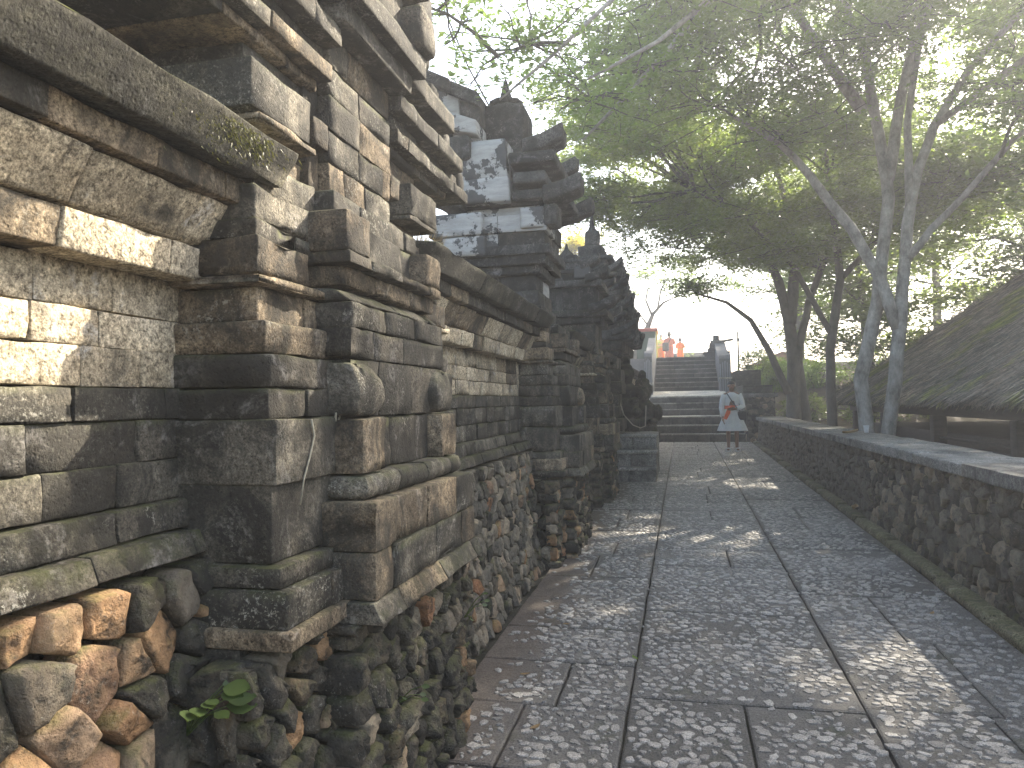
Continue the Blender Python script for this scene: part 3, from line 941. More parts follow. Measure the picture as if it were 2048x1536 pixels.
def bay(y0, y1, label, near, warm, parts=True):
    b = empty('temple_wall', (-1.4, (y0 + y1) / 2, gz(y0)), label, 'wall')
    k = (3 if warm else 2) if near else 1
    ro = 0.005 if near else 0.004
    core = MB(); core.box((BX + 0.05, y0, -0.2), (-1.36, y1, 1.95)); core.box((BX + 0.06, y0 + 0.003, -0.2), (-1.28, y1 - 0.003, 1.0)); core.build('wall_core', 'mortar', b)
    # rubble plinth with a batter
    w = y1 - y0
    fr = lambda u, v, d: (-1.215 + 0.10 * max(0.0, 1.0 - v) ** 1.5 + d, y0 + u, -0.03 + gz(y0 + u) * (1 - v) + v * 1.03)
    sub = (lambda u: True) if parts else (lambda u: False)
    rubble_panel(b, fr, w, 1.0, (0.112 if warm else 0.10) if near else 0.12, ['rubble_warm', 'rubble_warm', 'rubble_warm', 'rubble_dark'] if warm else ['rubble_dark', 'rubble_wall', 'rubble_wall', 'rubble_dark', 'rubble_wall', 'rubble_wall', 'rubble_warm'], rw, 0.042 if warm else 0.03, 0.005, fine=near, max_parts=300, split=sub)
    L = [0.26, 0.34, 0.2, 0.3] if near else [0.2, 0.28, 0.16]
    course(b, y0, y1, 1.015, 1.075, -1.20, L, DRK, k=k, rough=ro, r=0.016, shape=slope_shape(-1.20, 1.015, 1.075, 0.012, -0.012), name='ledge_stone')
    course(b, y0, y1, 1.075, 1.150, -1.245, L, GRY, k=k, rough=ro, r=0.014, shape=slope_shape(-1.245, 1.075, 1.15, 0.008, -0.008))
    for z0, z1, m in [(1.150, 1.251, GRY), (1.251, 1.355, GRY), (1.355, 1.433, GRY)]:
        course(b, y0, y1, z0, z1, -1.285, L, m, k=k, rough=ro, r=0.012)
    for z0, z1, m in [(1.433, 1.525, TAN), (1.525, 1.609, TAN), (1.609, 1.712, TAN)]:
        course(b, y0, y1, z0, z1, -1.30, L, m, k=k, rough=ro * 0.8, r=0.007, jx=0.004)
    course(b, y0, y1, 1.712, 1.80, -1.215, L, TAN, k=k, rough=ro, r=0.012, shape=slope_shape(-1.215, 1.712, 1.80, -0.012, 0.0), name='moulding_stone')
    course(b, y0, y1, 1.803, 1.915, -1.175, L, TAN[:3] + ['brown_stone'], k=k + 1, rough=ro, r=0.016, shape=slope_shape(-1.175, 1.803, 1.915, -0.04, 0.022), name='moulding_stone')
    course(b, y0, y1, 1.918, 1.985, -1.125, L, ['dark_stone', 'dark_stone', 'brown_stone'], k=k, rough=ro, r=0.016, name='moulding_stone')
    # overhanging roof slabs
    y = y0
    while y < y1 - 0.01:
        e = min(y + rw.uniform(0.62, 0.9), y1)
        if y1 - e < 0.3:
            e = y1
        def sh(p):
            f = min(1.0, max(0.0, (p[0] + 1.5) / 0.45))
            z = p[2] + (1 - f) * 0.06
            x = p[0]
            if f > 0.5:
                x += (p[2] - 2.08) * 0.55 * (f - 0.5) * 2
            return (x, p[1], z)
        block('roof_slab', (-1.60, y + 0.002, 1.985), (-1.022 + rw.uniform(-0.006, 0.006), e - 0.002, 2.082), 'roof_stone', b, r=0.016, rough=0.008, k=5, shape=sh)
        y = e
    return b

bay(-1.6, 1.86, 'pale block wall with mossy roof slab, cut by the picture edge', True, True)
bay(3.02, 6.02, 'pale block wall bay between the tall near pier and the white patched tower', True, False)
bay(7.2, 9.0, 'narrow wall bay beyond the white patched tower', False, False)
bay(10.25, 11.95, 'short dark wall bay beside the small gate steps', False, False)
bay(13.6, 19.6, 'far end of temple wall behind the stone guardians', False, False, parts=False)

# ------------------------------------------------------------------ piers
def pier(yc, label, near, upper):
    p = empty('temple_pier', (-1.3, yc, gz(yc)), label, 'pier')
    k = 3 if near else 1
    ro = 0.0065 if near else 0.005
    A = lambda hw: (yc - hw, yc + hw)
    core = MB(); core.box((BX, yc - 0.62, -0.2), (-1.20, yc + 0.62, 2.04)); core.box((BX + 0.01, yc - 0.33, -0.2), (-1.06, yc + 0.33, 2.03)); core.build('pier_core', 'mortar', p)
    # rubble plinth: shoulders, then the middle
    rub = ['rubble_dark', 'rubble_dark', 'rubble_dark', 'rubble_wall', 'rubble_dark', 'rubble_dark', 'rubble_dark', 'rubble_dark', 'rubble_warm']
    H = 0.80
    def zz(y, v): return -0.03 + gz(y) * (1 - v / H) + v
    c2 = MB(); c2.box((BX + 0.02, yc - 0.82, -0.2), (-1.07, yc + 0.82, 0.785)); c2.box((BX + 0.03, yc - 0.46, -0.2), (-1.0, yc + 0.46, 0.77)); c2.build('plinth_core', 'mortar', p)
    for sg in (-1, 1):
        if sg < 0:
            f1 = lambda u, v, d: (-1.30 + u, yc - 0.86 - d, zz(yc - 0.86, v)); f3 = lambda u, v, d: (-1.03 + d + 0.02 * (1 - v), yc - 0.895 + u, zz(yc - 0.8, v)); f2 = lambda u, v, d: (-1.03 + u, yc - 0.5 - d, zz(yc - 0.5, v))
        else:
            f1 = lambda u, v, d: (-1.03 - u, yc + 0.86 + d, zz(yc + 0.86, v)); f3 = lambda u, v, d: (-1.03 + d + 0.02 * (1 - v), yc + 0.5 + u, zz(yc + 0.8, v)); f2 = lambda u, v, d: (-0.96 - u, yc + 0.5 + d, zz(yc + 0.5, v))
        rubble_panel(p, f1, 0.27, H, 0.115, rub, rw, 0.035, 0.006, fine=near, lump=1.8)
        rubble_panel(p, f3, 0.40, H, 0.10, rub, rw, 0.045, 0.006, fine=near, lump=1.8)
        rubble_panel(p, f2, 0.07, H, 0.11, rub, rw, 0.03, 0.006, fine=near, lump=1.8)
    rubble_panel(p, lambda u, v, d: (-0.955 + d + 0.03 * (1 - v), yc - 0.535 + u, zz(yc - 0.5 + u, v)), 1.07, H, 0.095, rub, rw, 0.048, 0.006, fine=near, lump=1.8)
    L = [0.3, 0.38]
    Lb = [0.3, 0.42, 0.26]
    # shoulders (A): courses run through behind the middle
    def a(z0, z1, fx, hw, mats, shape=None, r=0.012, name='stone_block', lens=L):
        # near shoulder, far shoulder as separate blocks
        ins = 0.36
        for sg in (-1, 1):
            y0_, y1_ = (yc - hw, yc - ins) if sg < 0 else (yc + ins, yc + hw)
            course(p, y0_, y1_, z0, z1, fx, [y1_ - y0_] if rw.random() < 0.5 else [0.22], mats, k=k, rough=ro, r=r, shape=shape, name=name, off=1.0, jx=0.005)
    def b(z0, z1, fx, hw, mats, shape=None, r=0.012, name='stone_block', lens=Lb):
        course(p, yc - hw, yc + hw, z0, z1, fx, lens, mats, k=k, rough=ro, r=r, shape=shape, name=name, jx=0.004, bx=-1.35)
    def corners(z0, z1, fx, hw, wd, mats, shape=None, r=0.014, bx=-1.3, name='corner_block'):
        for sg in (-1, 1):
            y0_, y1_ = (yc - hw, yc - hw + wd) if sg < 0 else (yc + hw - wd, yc + hw)
            block(name, (bx, y0_, z0 + 0.002), (fx, y1_, z1 - 0.002), rw.choice(mats), p, r, ro, k, shape)
    a(0.785, 0.835, -0.93, 0.825, MIX, r=0.016, name='plinth_stone')
    a(0.835, 0.925, -0.945, 0.805, MIX, r=0.012, name='plinth_stone')
    a(0.925, 0.985, -0.965, 0.79, GRY, torus_shape(-0.965, 0.925, 0.985, 0.022), r=0.014, name='moulding_stone')
    a(0.985, 1.184, -1.012, 0.765, DRK + ['brown_stone'])
    a(1.184, 1.350, -1.000, 0.77, DRK)
    a(1.350, 1.430, -1.020, 0.76, DRK)
    a(1.430, 1.519, -1.020, 0.76, DRK + ['brown_stone'])
    a(1.519, 1.603, -1.030, 0.755, MIX, torus_shape(-1.03, 1.48, 1.69, 0.045, A(0.755)), r=0.014, name='moulding_stone')
    a(1.603, 1.696, -1.068, 0.735, ['brown_stone', 'grey_stone'])
    a(1.696, 1.722, -1.035, 0.775, ['tan_stone', 'brown_stone'], r=0.008)
    corners(1.722, 1.823, -1.048, 0.762, 0.27, ['brown_stone'], r=0.012)
    a(1.823, 1.875, -1.075, 0.735, GRY)
    a(1.875, 1.965, -1.082, 0.725, ['grey_stone', 'brown_stone'])
    a(1.965, 2.06, -1.10, 0.70, MIX)
    # middle (B)
    b(0.765, 0.83, -0.835, 0.52, MIX, slope_shape(-0.835, 0.765, 0.83, 0.02, -0.015), r=0.016, name='plinth_stone')
    b(0.83, 0.965, -0.848, 0.50, MIX, lens=[0.26, 0.34])
    b(0.965, 1.104, -0.848, 0.50, ['brown_stone', 'grey_stone', 'grey_stone'], lens=[0.3, 0.22])
    b(1.104, 1.177, -0.885, 0.465, GRY, torus_shape(-0.885, 1.104, 1.177, 0.026, A(0.465)), r=0.016, name='moulding_stone')
    b(1.177, 1.345, -0.962, 0.41, DRK)
    corners(1.177, 1.343, -0.908, 0.445, 0.17, ['brown_stone', 'dark_stone'])
    b(1.345, 1.523, -0.958, 0.42, DRK)
    def curl(p_):
        t = (p_[2] - 1.345) / 0.17
        k_ = min(1.0, max(0.0, (p_[0] + 1.0) / 0.09))
        inward = 0.055 * (1 - math.sin(math.pi * min(1.0, max(0.0, t * 0.9 + 0.12))))
        sg = -1 if p_[1] < yc else 1
        q = 1.0 if abs(p_[1] - yc) < 0.36 else 0.0
        return (p_[0] - k_ * inward * 0.6, p_[1] + sg * q * inward * 1.3, p_[2])
    corners(1.347, 1.512, -0.912, 0.45, 0.20, ['brown_stone', 'grey_stone'], shape=curl, r=0.018, name='carved_bracket')
    b(1.523, 1.614, -0.950, 0.425, DRK)
    b(1.614, 1.693, -0.950, 0.425, DRK + ['grey_stone'])
    b(1.693, 1.742, -0.965, 0.42, GRY, slope_shape(-0.965, 1.693, 1.742, 0.012, -0.05), r=0.018, name='moulding_stone')
    b(1.742, 1.806, -0.985, 0.405, ['brown_stone', 'grey_stone'])
    b(1.806, 1.842, -0.955, 0.43, ['brown_stone', 'grey_stone'], r=0.008)
    b(1.842, 1.97, -1.02, 0.39, MIX)
    corners(1.844, 1.966, -0.957, 0.435, 0.17, ['brown_stone'], r=0.012)
    b(1.97, 2.05, -1.035, 0.36, MIX)
    upper(p, a, b, corners, course, ro, k)
    return p

def tower_one(p, a, b, corners, course, ro, k):
    yc = 2.445
    def box(x0, x1, y0, y1, z0, z1, mats=MIX, r=0.012, shape=None, lens=None):
        if lens:
            course(p, y0, y1, z0, z1, x1, lens, mats, bx=x0, k=k, rough=ro, r=r, shape=shape, jx=0.004)
        else:
            block('stone_block', (x0, y0, z0 + 0.002), (x1, y1, z1 - 0.002), rw.choice(mats), p, r, ro, k, shape)
    # flat middle shaft
    z = 2.052
    for h in (0.12, 0.105, 0.115, 0.10, 0.11):
        box(-1.5, -1.098, yc - 0.262, yc + 0.255, z, z + h, DRK + ['grey_stone', 'brown_stone'], lens=[0.26, 0.31, 0.2]); z += h
    for sg in (-1, 1):
        def yy(u0, u1):
            return (yc - u1, yc - u0) if sg < 0 else (yc + u0, yc + u1)
        # narrow stepped ribs beside the shaft
        box(-1.5, -1.135, *yy(0.262, 0.33), 2.05, 2.20, MIX); box(-1.5, -1.10, *yy(0.262, 0.36), 2.20, 2.29, ['brown_stone', 'grey_stone']); box(-1.5, -1.14, *yy(0.262, 0.35), 2.29, 2.40, MIX)
        # shoulder courses with a boss block
        box(-1.6, -1.16, *yy(0.33, 0.66), 2.062, 2.14, ['brown_stone', 'dark_stone'])
        box(-1.6, -1.07, *yy(0.40, 0.71), 2.14, 2.165, MIX)
        box(-1.6, -1.075, *yy(0.42, 0.74), 2.165, 2.30, ['grey_stone', 'brown_stone'], r=0.016)
        box(-1.6, -1.15, *yy(0.35, 0.66), 2.30, 2.385, ['brown_stone', 'dark_stone'])
        # stepped eaves growing outward
        box(-1.65, -1.12, *yy(0.30, 1.02), 2.385, 2.42, MIX, lens=[0.36, 0.3])
        box(-1.65, -1.075, *yy(0.28, 1.26), 2.42, 2.475, ['brown_stone', 'grey_stone', 'dark_stone'], lens=[0.34, 0.28])
        box(-1.65, -1.105, *yy(0.28, 1.16), 2.475, 2.535, DRK + ['brown_stone'], lens=[0.3, 0.36])
        box(-1.65, -1.05, *yy(0.26, 1.08), 2.535, 2.60, DRK, lens=[0.4, 0.3])
        box(-1.65, -1.13, *yy(0.26, 0.88), 2.60, 2.665, DRK, lens=[0.3])
        box(-1.65, -1.03, *yy(0.20, 0.90), 2.665, 2.75, DRK, lens=[0.35, 0.28])
        box(-1.65, -1.10, *yy(0.30, 0.66), 2.75, 2.86, DRK)
        for u_, z_, w_ in ((1.20, 2.476, 0.10), (0.98, 2.602, 0.11), (0.80, 2.752, 0.12)):     # weathered end stones standing on the steps
            box(-1.4, -1.09, *yy(u_ - w_ / 2, u_ + w_ / 2), z_, z_ + 0.11, DRK, r=0.02)
        box(-1.6, -1.06, *yy(0.44, 0.69), 2.86, 3.03, ['dark_stone', 'brown_stone'], r=0.045)
        box(-1.65, -1.03, *yy(0.2, 0.60), 3.03, 3.14, DRK)
    box(-1.6, -1.02, yc - 0.30, yc + 0.30, 2.605, 2.68, DRK)
    box(-1.6, -0.975, yc - 0.34, yc + 0.34, 2.68, 2.76, DRK)
    box(-1.6, -1.03, yc - 0.24, yc + 0.24, 2.76, 3.0, DRK, lens=[0.24])
    for sg in (-1, 1):
        box(-1.3, -0.94, yc + sg * 0.30 - 0.09, yc + sg * 0.30 + 0.09, 2.765, 2.93, DRK, r=0.03)
    box(-1.65, -0.96, yc - 0.36, yc + 0.36, 3.0, 3.1, DRK, lens=[0.36])
    box(-1.65, -0.90, yc - 0.46, yc + 0.46, 3.14, 3.24, DRK, lens=[0.46])
    box(-1.6, -1.05, yc - 0.3, yc + 0.3, 3.24, 3.7, DRK, lens=[0.3])

def stacked(p, xc, yc, tiers, mats, ro, k):
    """square stepped tower: tiers of (z0, z1, half x, half y, material or None)"""
    for z0, z1, hx, hy, m in tiers:
        n = 2 if hy > 0.25 else 1
        for i in range(n):
            ya, yb = yc - hy + 2 * hy * i / n, yc - hy + 2 * hy * (i + 1) / n
            nx = 2 if hx > 0.3 and z1 - z0 > 0.09 else 1
            for j in range(nx):
                xa, xb = xc - hx + 2 * hx * j / nx, xc - hx + 2 * hx * (j + 1) / nx
                block('tower_block', (xa + 0.001, ya + 0.001, z0 + 0.001), (xb - 0.001, yb - 0.001, z1 - 0.001), m or rw.choice(mats), p, 0.014, ro, k)

def upswept(p, xc, yc, z, hx, hy, h, mats, lift=0.16, r=0.02):
    """four horn-like corner stones of a Balinese roof tier"""
    for sx in (-1, 1):
        for sy in (-1, 1):
            x0, x1 = sorted((xc + sx * hx * 0.55, xc + sx * hx)); y0, y1 = sorted((yc + sy * hy * 0.55, yc + sy * hy))
            def sh(q, sx=sx, sy=sy):
                t = max(0.0, ((q[0] - xc) * sx / hx - 0.55) / 0.45); u = max(0.0, ((q[1] - yc) * sy / hy - 0.55) / 0.45)
                return (q[0] + sx * 0.05 * t * t, q[1], q[2] + lift * (t * t * 0.8 + u * u * 0.2))
            block('corner_horn', (x0, y0, z), (x1, y1, z + h), rw.choice(mats), p, r, 0.006, 2, sh)

def tower_two(p, a, b, corners, course, ro, k):
    xc, yc = -1.50, 6.45
    T = [(2.05, 2.20, 0.36, 0.36, None), (2.20, 2.33, 0.33, 0.33, None), (2.33, 2.46, 0.31, 0.31, None), (2.46, 2.54, 0.36, 0.36, None),
         (2.54, 2.62, 0.41, 0.41, None), (2.62, 2.70, 0.45, 0.44, None), (2.70, 2.82, 0.40, 0.38, None), (2.82, 2.97, 0.42, 0.40, None),
         (2.97, 3.05, 0.36, 0.34, None), (3.05, 3.12, 0.40, 0.38, None)]
    stacked(p, xc, yc, T, ['dark_stone', 'black_stone', 'black_stone', 'plaster'], ro, k)
    # white-plastered base blocks on the left shoulder
    block('plastered_block', (-2.10, 5.98, 2.80), (-1.62, 6.5, 3.00), 'plaster', p, 0.02, ro, k)
    block('plastered_block', (-1.98, 5.99, 2.63), (-1.60, 6.5, 2.80), 'plaster', p, 0.02, ro, k)
    block('plastered_block', (-1.30, 6.02, 2.84), (-1.10, 6.25, 3.02), 'plaster', p, 0.02, ro, k)
    block('tower_block', (-1.10, 6.03, 2.86), (-0.98, 6.25, 3.04), 'black_stone', p, 0.02, ro, k)
    # plastered body
    def lean(q):
        return (q[0] + (q[2] - 3.1) * (-0.03), q[1], q[2])
    block('plastered_body', (-1.88, 5.97, 3.07), (-1.38, 6.78, 3.27), 'plaster', p, 0.012, ro, k, lean)
    block('plastered_body', (-1.875, 5.975, 3.272), (-1.39, 6.78, 3.60), 'plaster', p, 0.012, ro, k, lean)
    block('tower_block', (-1.40, 6.13, 3.12), (-1.10, 6.74, 3.30), 'black_stone', p, 0.03, ro, k)
    block('tower_block', (-2.06, 6.2, 3.10), (-1.86, 6.74, 3.34), 'black_stone', p, 0.03, ro, k)
    block('tower_block', (-1.40, 6.15, 3.30), (-1.16, 6.74, 3.46), 'black_stone', p, 0.03, ro, k)
    # spreading roof tiers with horns
    block('roof_tier', (-2.36, 5.92, 3.36), (-1.90, 6.98, 3.46), 'black_stone', p, 0.02, ro, k)
    block('roof_tier', (-1.37, 5.94, 3.36), (-0.98, 6.98, 3.46), 'black_stone', p, 0.02, ro, k)
    block('roof_tier', (-1.34, 5.96, 3.20), (-1.06, 6.94, 3.30), 'black_stone', p, 0.02, ro, k)
    block('roof_tier', (-1.36, 6.0, 3.08), (-0.90, 6.90, 3.16), 'black_stone', p, 0.02, ro, k)
    upswept(p, xc - 0.12, yc, 3.42, 0.66, 0.50, 0.13, ['black_stone'], 0.14)
    upswept(p, xc + 0.06, yc, 3.02, 0.62, 0.48, 0.14, ['black_stone'], 0.12)
    # heavy hipped roof rising towards the back left
    def hip(q):
        return (q[0], q[1], q[2] + 0.52 * max(0.0, -1.62 - q[0]) * min(1.0, max(0.0, (q[2] - 3.45) / 0.4)))
    for j, (za, zb_, fy) in enumerate([(3.50, 3.64, 6.03), (3.64, 3.76, 5.95), (3.76, 3.90, 6.05), (3.90, 4.02, 5.98)]):
        xs_ = [-2.62, -2.36 + 0.05 * (j % 2), -2.10 - 0.04 * (j % 2), -1.88 + 0.03 * (j % 3), -1.64]
        for i in range(4):
            block('hip_stone', (xs_[i] + 0.002, fy + rw.uniform(-0.02, 0.02), za + 0.002), (xs_[i + 1] - 0.002, 6.9, zb_ - 0.002), 'plaster' if (i + j) in (3, 4) and i > 0 else rw.choice(['black_stone', 'dark_stone']), p, 0.016, ro, k, hip)
    for i in range(4):
        block('tower_block', (-2.55 + i * 0.22, 5.94, 3.44), (-2.36 + i * 0.22, 6.2, 3.62 + 0.03 * (i % 2)), 'black_stone', p, 0.03, ro, k)
    # crown block, cap and spire
    def flare(q):
        t = (q[2] - 3.64) / 0.37
        s_ = 0.86 + 0.22 * math.sin(min(1.0, max(0.0, t)) * 2.2)
        return (xc + (q[0] - xc) * s_, yc + (q[1] - yc) * s_, q[2])
    block('neck_block', (-1.66, 6.28, 3.56), (-1.34, 6.62, 3.64), 'black_stone', p, 0.02, ro, k)
    block('crown_block', (-1.69, 6.26, 3.64), (-1.31, 6.64, 4.01), 'black_stone', p, 0.03, ro, 3, flare)
    MB().lathe([(0.14, 4.0), (0.13, 4.05), (0.15, 4.06), (0.16, 4.085), (0.06, 4.10), (0.055, 4.14), (0.035, 4.22), (0.012, 4.30)], (xc, yc, 0), 10).build('spire', 'black_stone', p)

def tower_three(p, a, b, corners, course, ro, k):
    xc, yc = -1.45, 9.6
    T = [(2.05, 2.35, 0.40, 0.40, None), (2.35, 2.45, 0.48, 0.48, None), (2.45, 2.55, 0.56, 0.54, None), (2.55, 2.90, 0.42, 0.42, None), (2.90, 3.0, 0.50, 0.50, None),
         (3.0, 3.13, 0.34, 0.34, None), (3.13, 3.19, 0.38, 0.38, None), (3.19, 3.31, 0.26, 0.26, None), (3.31, 3.36, 0.28, 0.28, None), (3.36, 3.46, 0.16, 0.16, None)]
    sq = lambda z: z if z < 2.35 else 2.35 + (z - 2.35) * 0.84
    T = [(sq(q[0]), sq(q[1]), q[2], q[3], q[4]) for q in T]
    stacked(p, xc, yc, T, ['dark_stone', 'black_stone'], ro, 0)
    block('plastered_block', (-1.30, 9.2, 2.93), (-1.10, 9.45, 3.08), 'plaster', p, 0.02, ro, 1)
    for z, h in ((2.45, 0.62), (2.83, 0.54), (3.02, 0.42)):
        upswept(p, xc, yc, z, h, h, 0.10, ['black_stone'], 0.15)
    MB().lathe([(0.1, 3.28), (0.09, 3.32), (0.03, 3.38), (0.01, 3.46)], (xc, yc, 0), 8).build('spire', 'black_stone', p)

pier(2.445, 'tall near stone pier with stepped eaves reaching out of the picture', True, tower_one)
pier(6.615, 'stone pier carrying the tower with white plaster patches and spire', True, tower_two)
pier(9.6, 'dark stepped stone tower before the gate steps', False, tower_three)

# ------------------------------------------------------------------ gate with steps
gt = empty('temple_gate', (-1.5, 13.0, gz(13)), 'dark ornate temple gate tower rising behind the small steps', 'gate')
for (x0, x1, y0, y1, z0, z1) in [(-2.2, -0.98, 11.9, 12.7, 0.1, 2.2), (-2.2, -0.98, 13.6, 14.5, 0.1, 2.2)]:
    z = z0
    while z < z1 - 0.01:
        h = 0.2
        pr = 0.04 * math.sin(z * 9)
        for i in range(2):
            ya, yb = y0 + (y1 - y0) * i / 2, y0 + (y1 - y0) * (i + 1) / 2
            block('gate_block', (x0, ya + 0.002 - (pr if i == 0 else 0), z + 0.001), (x1 + pr, yb - 0.002, min(z + h, z1) - 0.001), rw.choice(DRK), gt, 0.02, 0.007, 1)
        z += h
block('lintel', (-2.2, 11.85, 2.2), (-0.92, 14.55, 2.36), 'dark_stone', gt, 0.02, 0.006, 2)
def dome_carve(q):
    return (q[0] + 0.03 * noise.noise(Vector((q[0] * 9, q[1] * 9, q[2] * 9))), q[1] + 0.03 * noise.noise(Vector((q[0] * 9 + 4, q[1] * 9, q[2] * 9))), q[2])
for z0, z1, hx, hy in [(2.36, 2.52, 0.72, 1.35), (2.52, 2.75, 0.52, 1.1), (2.75, 2.85, 0.66, 1.22), (2.85, 3.10, 0.46, 0.95), (3.10, 3.20, 0.58, 1.05), (3.20, 3.45, 0.40, 0.75), (3.45, 3.54, 0.5, 0.85), (3.54, 3.8, 0.32, 0.55), (3.8, 3.88, 0.40, 0.62), (3.88, 4.1, 0.22, 0.35), (4.1, 4.4, 0.12, 0.16)]:
    n = max(1, round(hy / 0.3))
    for i in range(n):
        ya, yb = 13.15 - hy + 2 * hy * i / n, 13.15 - hy + 2 * hy * (i + 1) / n
        block('gate_block', (-1.52 - hx, ya, z0 + 0.001), (-1.52 + hx, yb - 0.002, z1 - 0.001), rw.choice(['black_stone', 'dark_stone', 'black_stone']), gt, 0.03, 0.012, 2, dome_carve)
    if hx > 0.45:
        upswept(gt, -1.52, 13.15, z0 + 0.02, hx * 1.08, hy * 1.05, 0.1, ['black_stone'], 0.22)
        for i in range(5):      # carved flame ornaments along the eaves
            yy = 13.15 - hy + 2 * hy * (i + 0.5) / 5
            def fl(q, yy=yy, z0=z0):
                t = max(0.0, (q[2] - z0) / 0.22)
                return (q[0] + 0.05 * t, yy + (q[1] - yy) * max(0.15, 1 - 0.8 * t), q[2])
            block('flame_ornament', (-1.52 + hx - 0.06, yy - 0.09, z0), (-1.52 + hx + 0.05, yy + 0.09, z0 + 0.24), 'black_stone', gt, 0.02, 0.012, 2, fl)
MB().lathe([(0.1, 4.4), (0.05, 4.5), (0.012, 4.75)], (-1.52, 13.15, 0), 8).build('spire', 'black_stone', gt)

gs = empty('gate_steps', (-0.8, 11.9, gz(11.2)), 'three grey stone steps leading up beside the path to the gate', 'steps')
zb = gz(11.2)
for i, (y0, z0, z1) in enumerate([(11.18, zb - 0.03, 0.385), (11.52, 0.36, 0.615), (11.86, 0.60, 0.85)]):
    for j, (x0, x1) in enumerate([(-1.22 + 0.05 * i, -0.80), (-0.80, -0.415)]):
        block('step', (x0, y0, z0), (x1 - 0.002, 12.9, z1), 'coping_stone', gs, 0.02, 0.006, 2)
    block('lit_nosing', (-1.23 + 0.05 * i, y0 - 0.025, z1 - 0.045), (-0.405, y0 + 0.16, z1 + 0.003), 'lit_tread_stone', gs, 0.012, 0.004, 2)  # lighter strip: the lit step edge is painted by stone colour

def guardian(x, y, z, s, label):
    gd = empty('guardian_statue', (x, y, z), label, 'statue')
    block('pedestal', (x - 0.17 * s, y - 0.17 * s, z), (x + 0.17 * s, y + 0.17 * s, z + 0.16 * s), 'dark_stone', gd, 0.015, 0.006, 1)
    # squat seated figure, one carved body
    bm = bmesh.new()
    def blob(c, r, sx=1, sy=1, sz=1):
        m_ = Matrix.Translation((x + c[0] * s, y + c[1] * s, z + c[2] * s)) @ Matrix.Diagonal((sx, sy, sz, 1))
        bmesh.ops.create_icosphere(bm, subdivisions=2, radius=r * s, matrix=m_)
    blob((0, 0, 0.34), 0.17, 1, 0.9, 1.05); blob((0, 0, 0.55), 0.145, 1.05, 0.85, 1.0); blob((0, -0.03, 0.76), 0.105, 1, 1, 1.1)
    for sg in (-1, 1):
        blob((0.13 * sg, -0.10, 0.26), 0.085, 0.9, 1.5, 0.9); blob((0.18 * sg, -0.02, 0.52), 0.06, 0.9, 0.9, 1.8); blob((0.12 * sg, -0.14, 0.42), 0.05, 1.2, 1.2, 1.0); blob((0.10 * sg, -0.02, 0.80), 0.04, 0.6, 1, 1.4)
    blob((0, -0.12, 0.75), 0.05); blob((0, 0.0, 0.88), 0.09, 1, 1, 0.7); blob((0, 0.0, 0.96), 0.05, 1, 1, 1.5)
    me = bpy.data.meshes.new('figure'); bm.to_mesh(me); bm.free()
    for v in me.vertices:
        v.co += Vector((noise.noise(v.co * 14), noise.noise(v.co * 14 + Vector((5, 0, 0))), noise.noise(v.co * 14 + Vector((0, 7, 0))))) * 0.018
    o = link('figure', me, 'dark_stone', None, None, True)
    rmod = o.modifiers.new('remesh', 'REMESH'); rmod.mode = 'VOXEL'; rmod.voxel_size = 0.02; rmod.use_smooth_shade = True
    o.parent = gd; o.location = -gd.location
    return gd
guardian(-0.96, 13.05, 0.86, 1.25, 'squat stone guardian statue at the head of the gate steps')
guardian(-0.80, 15.2, 0.25, 1.7, 'taller dark guardian statue behind the gate steps')
rp_ = MB()
pts = [(-1.02, 12.3, 1.36), (-0.96, 12.35, 1.15), (-0.82, 12.4, 0.98), (-0.70, 12.42, 0.93), (-0.62, 12.42, 0.96), (-0.60, 12.42, 1.3)]
rp_.tube(pts, 0.010, 6); tag(rp_.build('barrier_rope', 'rope', None, True), 'thin pale rope hanging across the top of the gate steps', 'rope')
# ------------------------------------------------------------------ trees
def leaf_arrays(C, L, n, rg, droop=0.0, width=0.40, off=None):
    """rosettes of n obovate leaves at every centre"""
    C = np.repeat(np.asarray(C, float), n, axis=0)
    N = len(C)
    az = rg.uniform(0, 2 * np.pi, N)
    el = rg.normal(0.12 - droop, 0.33, N)
    d = np.stack([np.cos(az) * np.cos(el), np.sin(az) * np.cos(el), np.sin(el)], 1)
    ln = (L * rg.uniform(0.45, 1.25, N))[:, None]
    up = np.stack([rg.normal(0, 0.45, N), rg.normal(0, 0.45, N), np.ones(N)], 1)
    s = np.cross(d, up); s /= np.linalg.norm(s, axis=1)[:, None]
    nrm = np.cross(s, d)
    b = C + d * ln * 0.12 + rg.normal(0, L * 0.18, (N, 3))
    w = ln * width * 0.5
    V = np.stack([b, b + d * ln * 0.62 + s * w + nrm * ln * 0.05, b + d * ln, b + d * ln * 0.62 - s * w + nrm * ln * 0.05], 1).reshape(-1, 3)
    Q = np.arange(4 * N).reshape(N, 4)
    off = np.zeros(N) if off is None else np.repeat(np.asarray(off), n)
    return V, Q, np.repeat(np.clip(rg.normal(0.45, 0.25, N) + off, 0, 1), 4)

def bend(a, b, n, amp, rr, sag=0.0):
    a, b = Vector(a), Vector(b)
    L = (b - a).length
    o1 = Vector((rr.gauss(0, 1), rr.gauss(0, 1), rr.gauss(0, 0.6))) * amp * L
    pts = []
    for i in range(n + 1):
        t = i / n
        pts.append(a.lerp(b, t) + o1 * math.sin(math.pi * t) + Vector((0, 0, sag * L * math.sin(math.pi * t))) + Vector((rr.gauss(0, 1), rr.gauss(0, 1), rr.gauss(0, 1))) * 0.012 * L * (0 < i < n))
    return pts

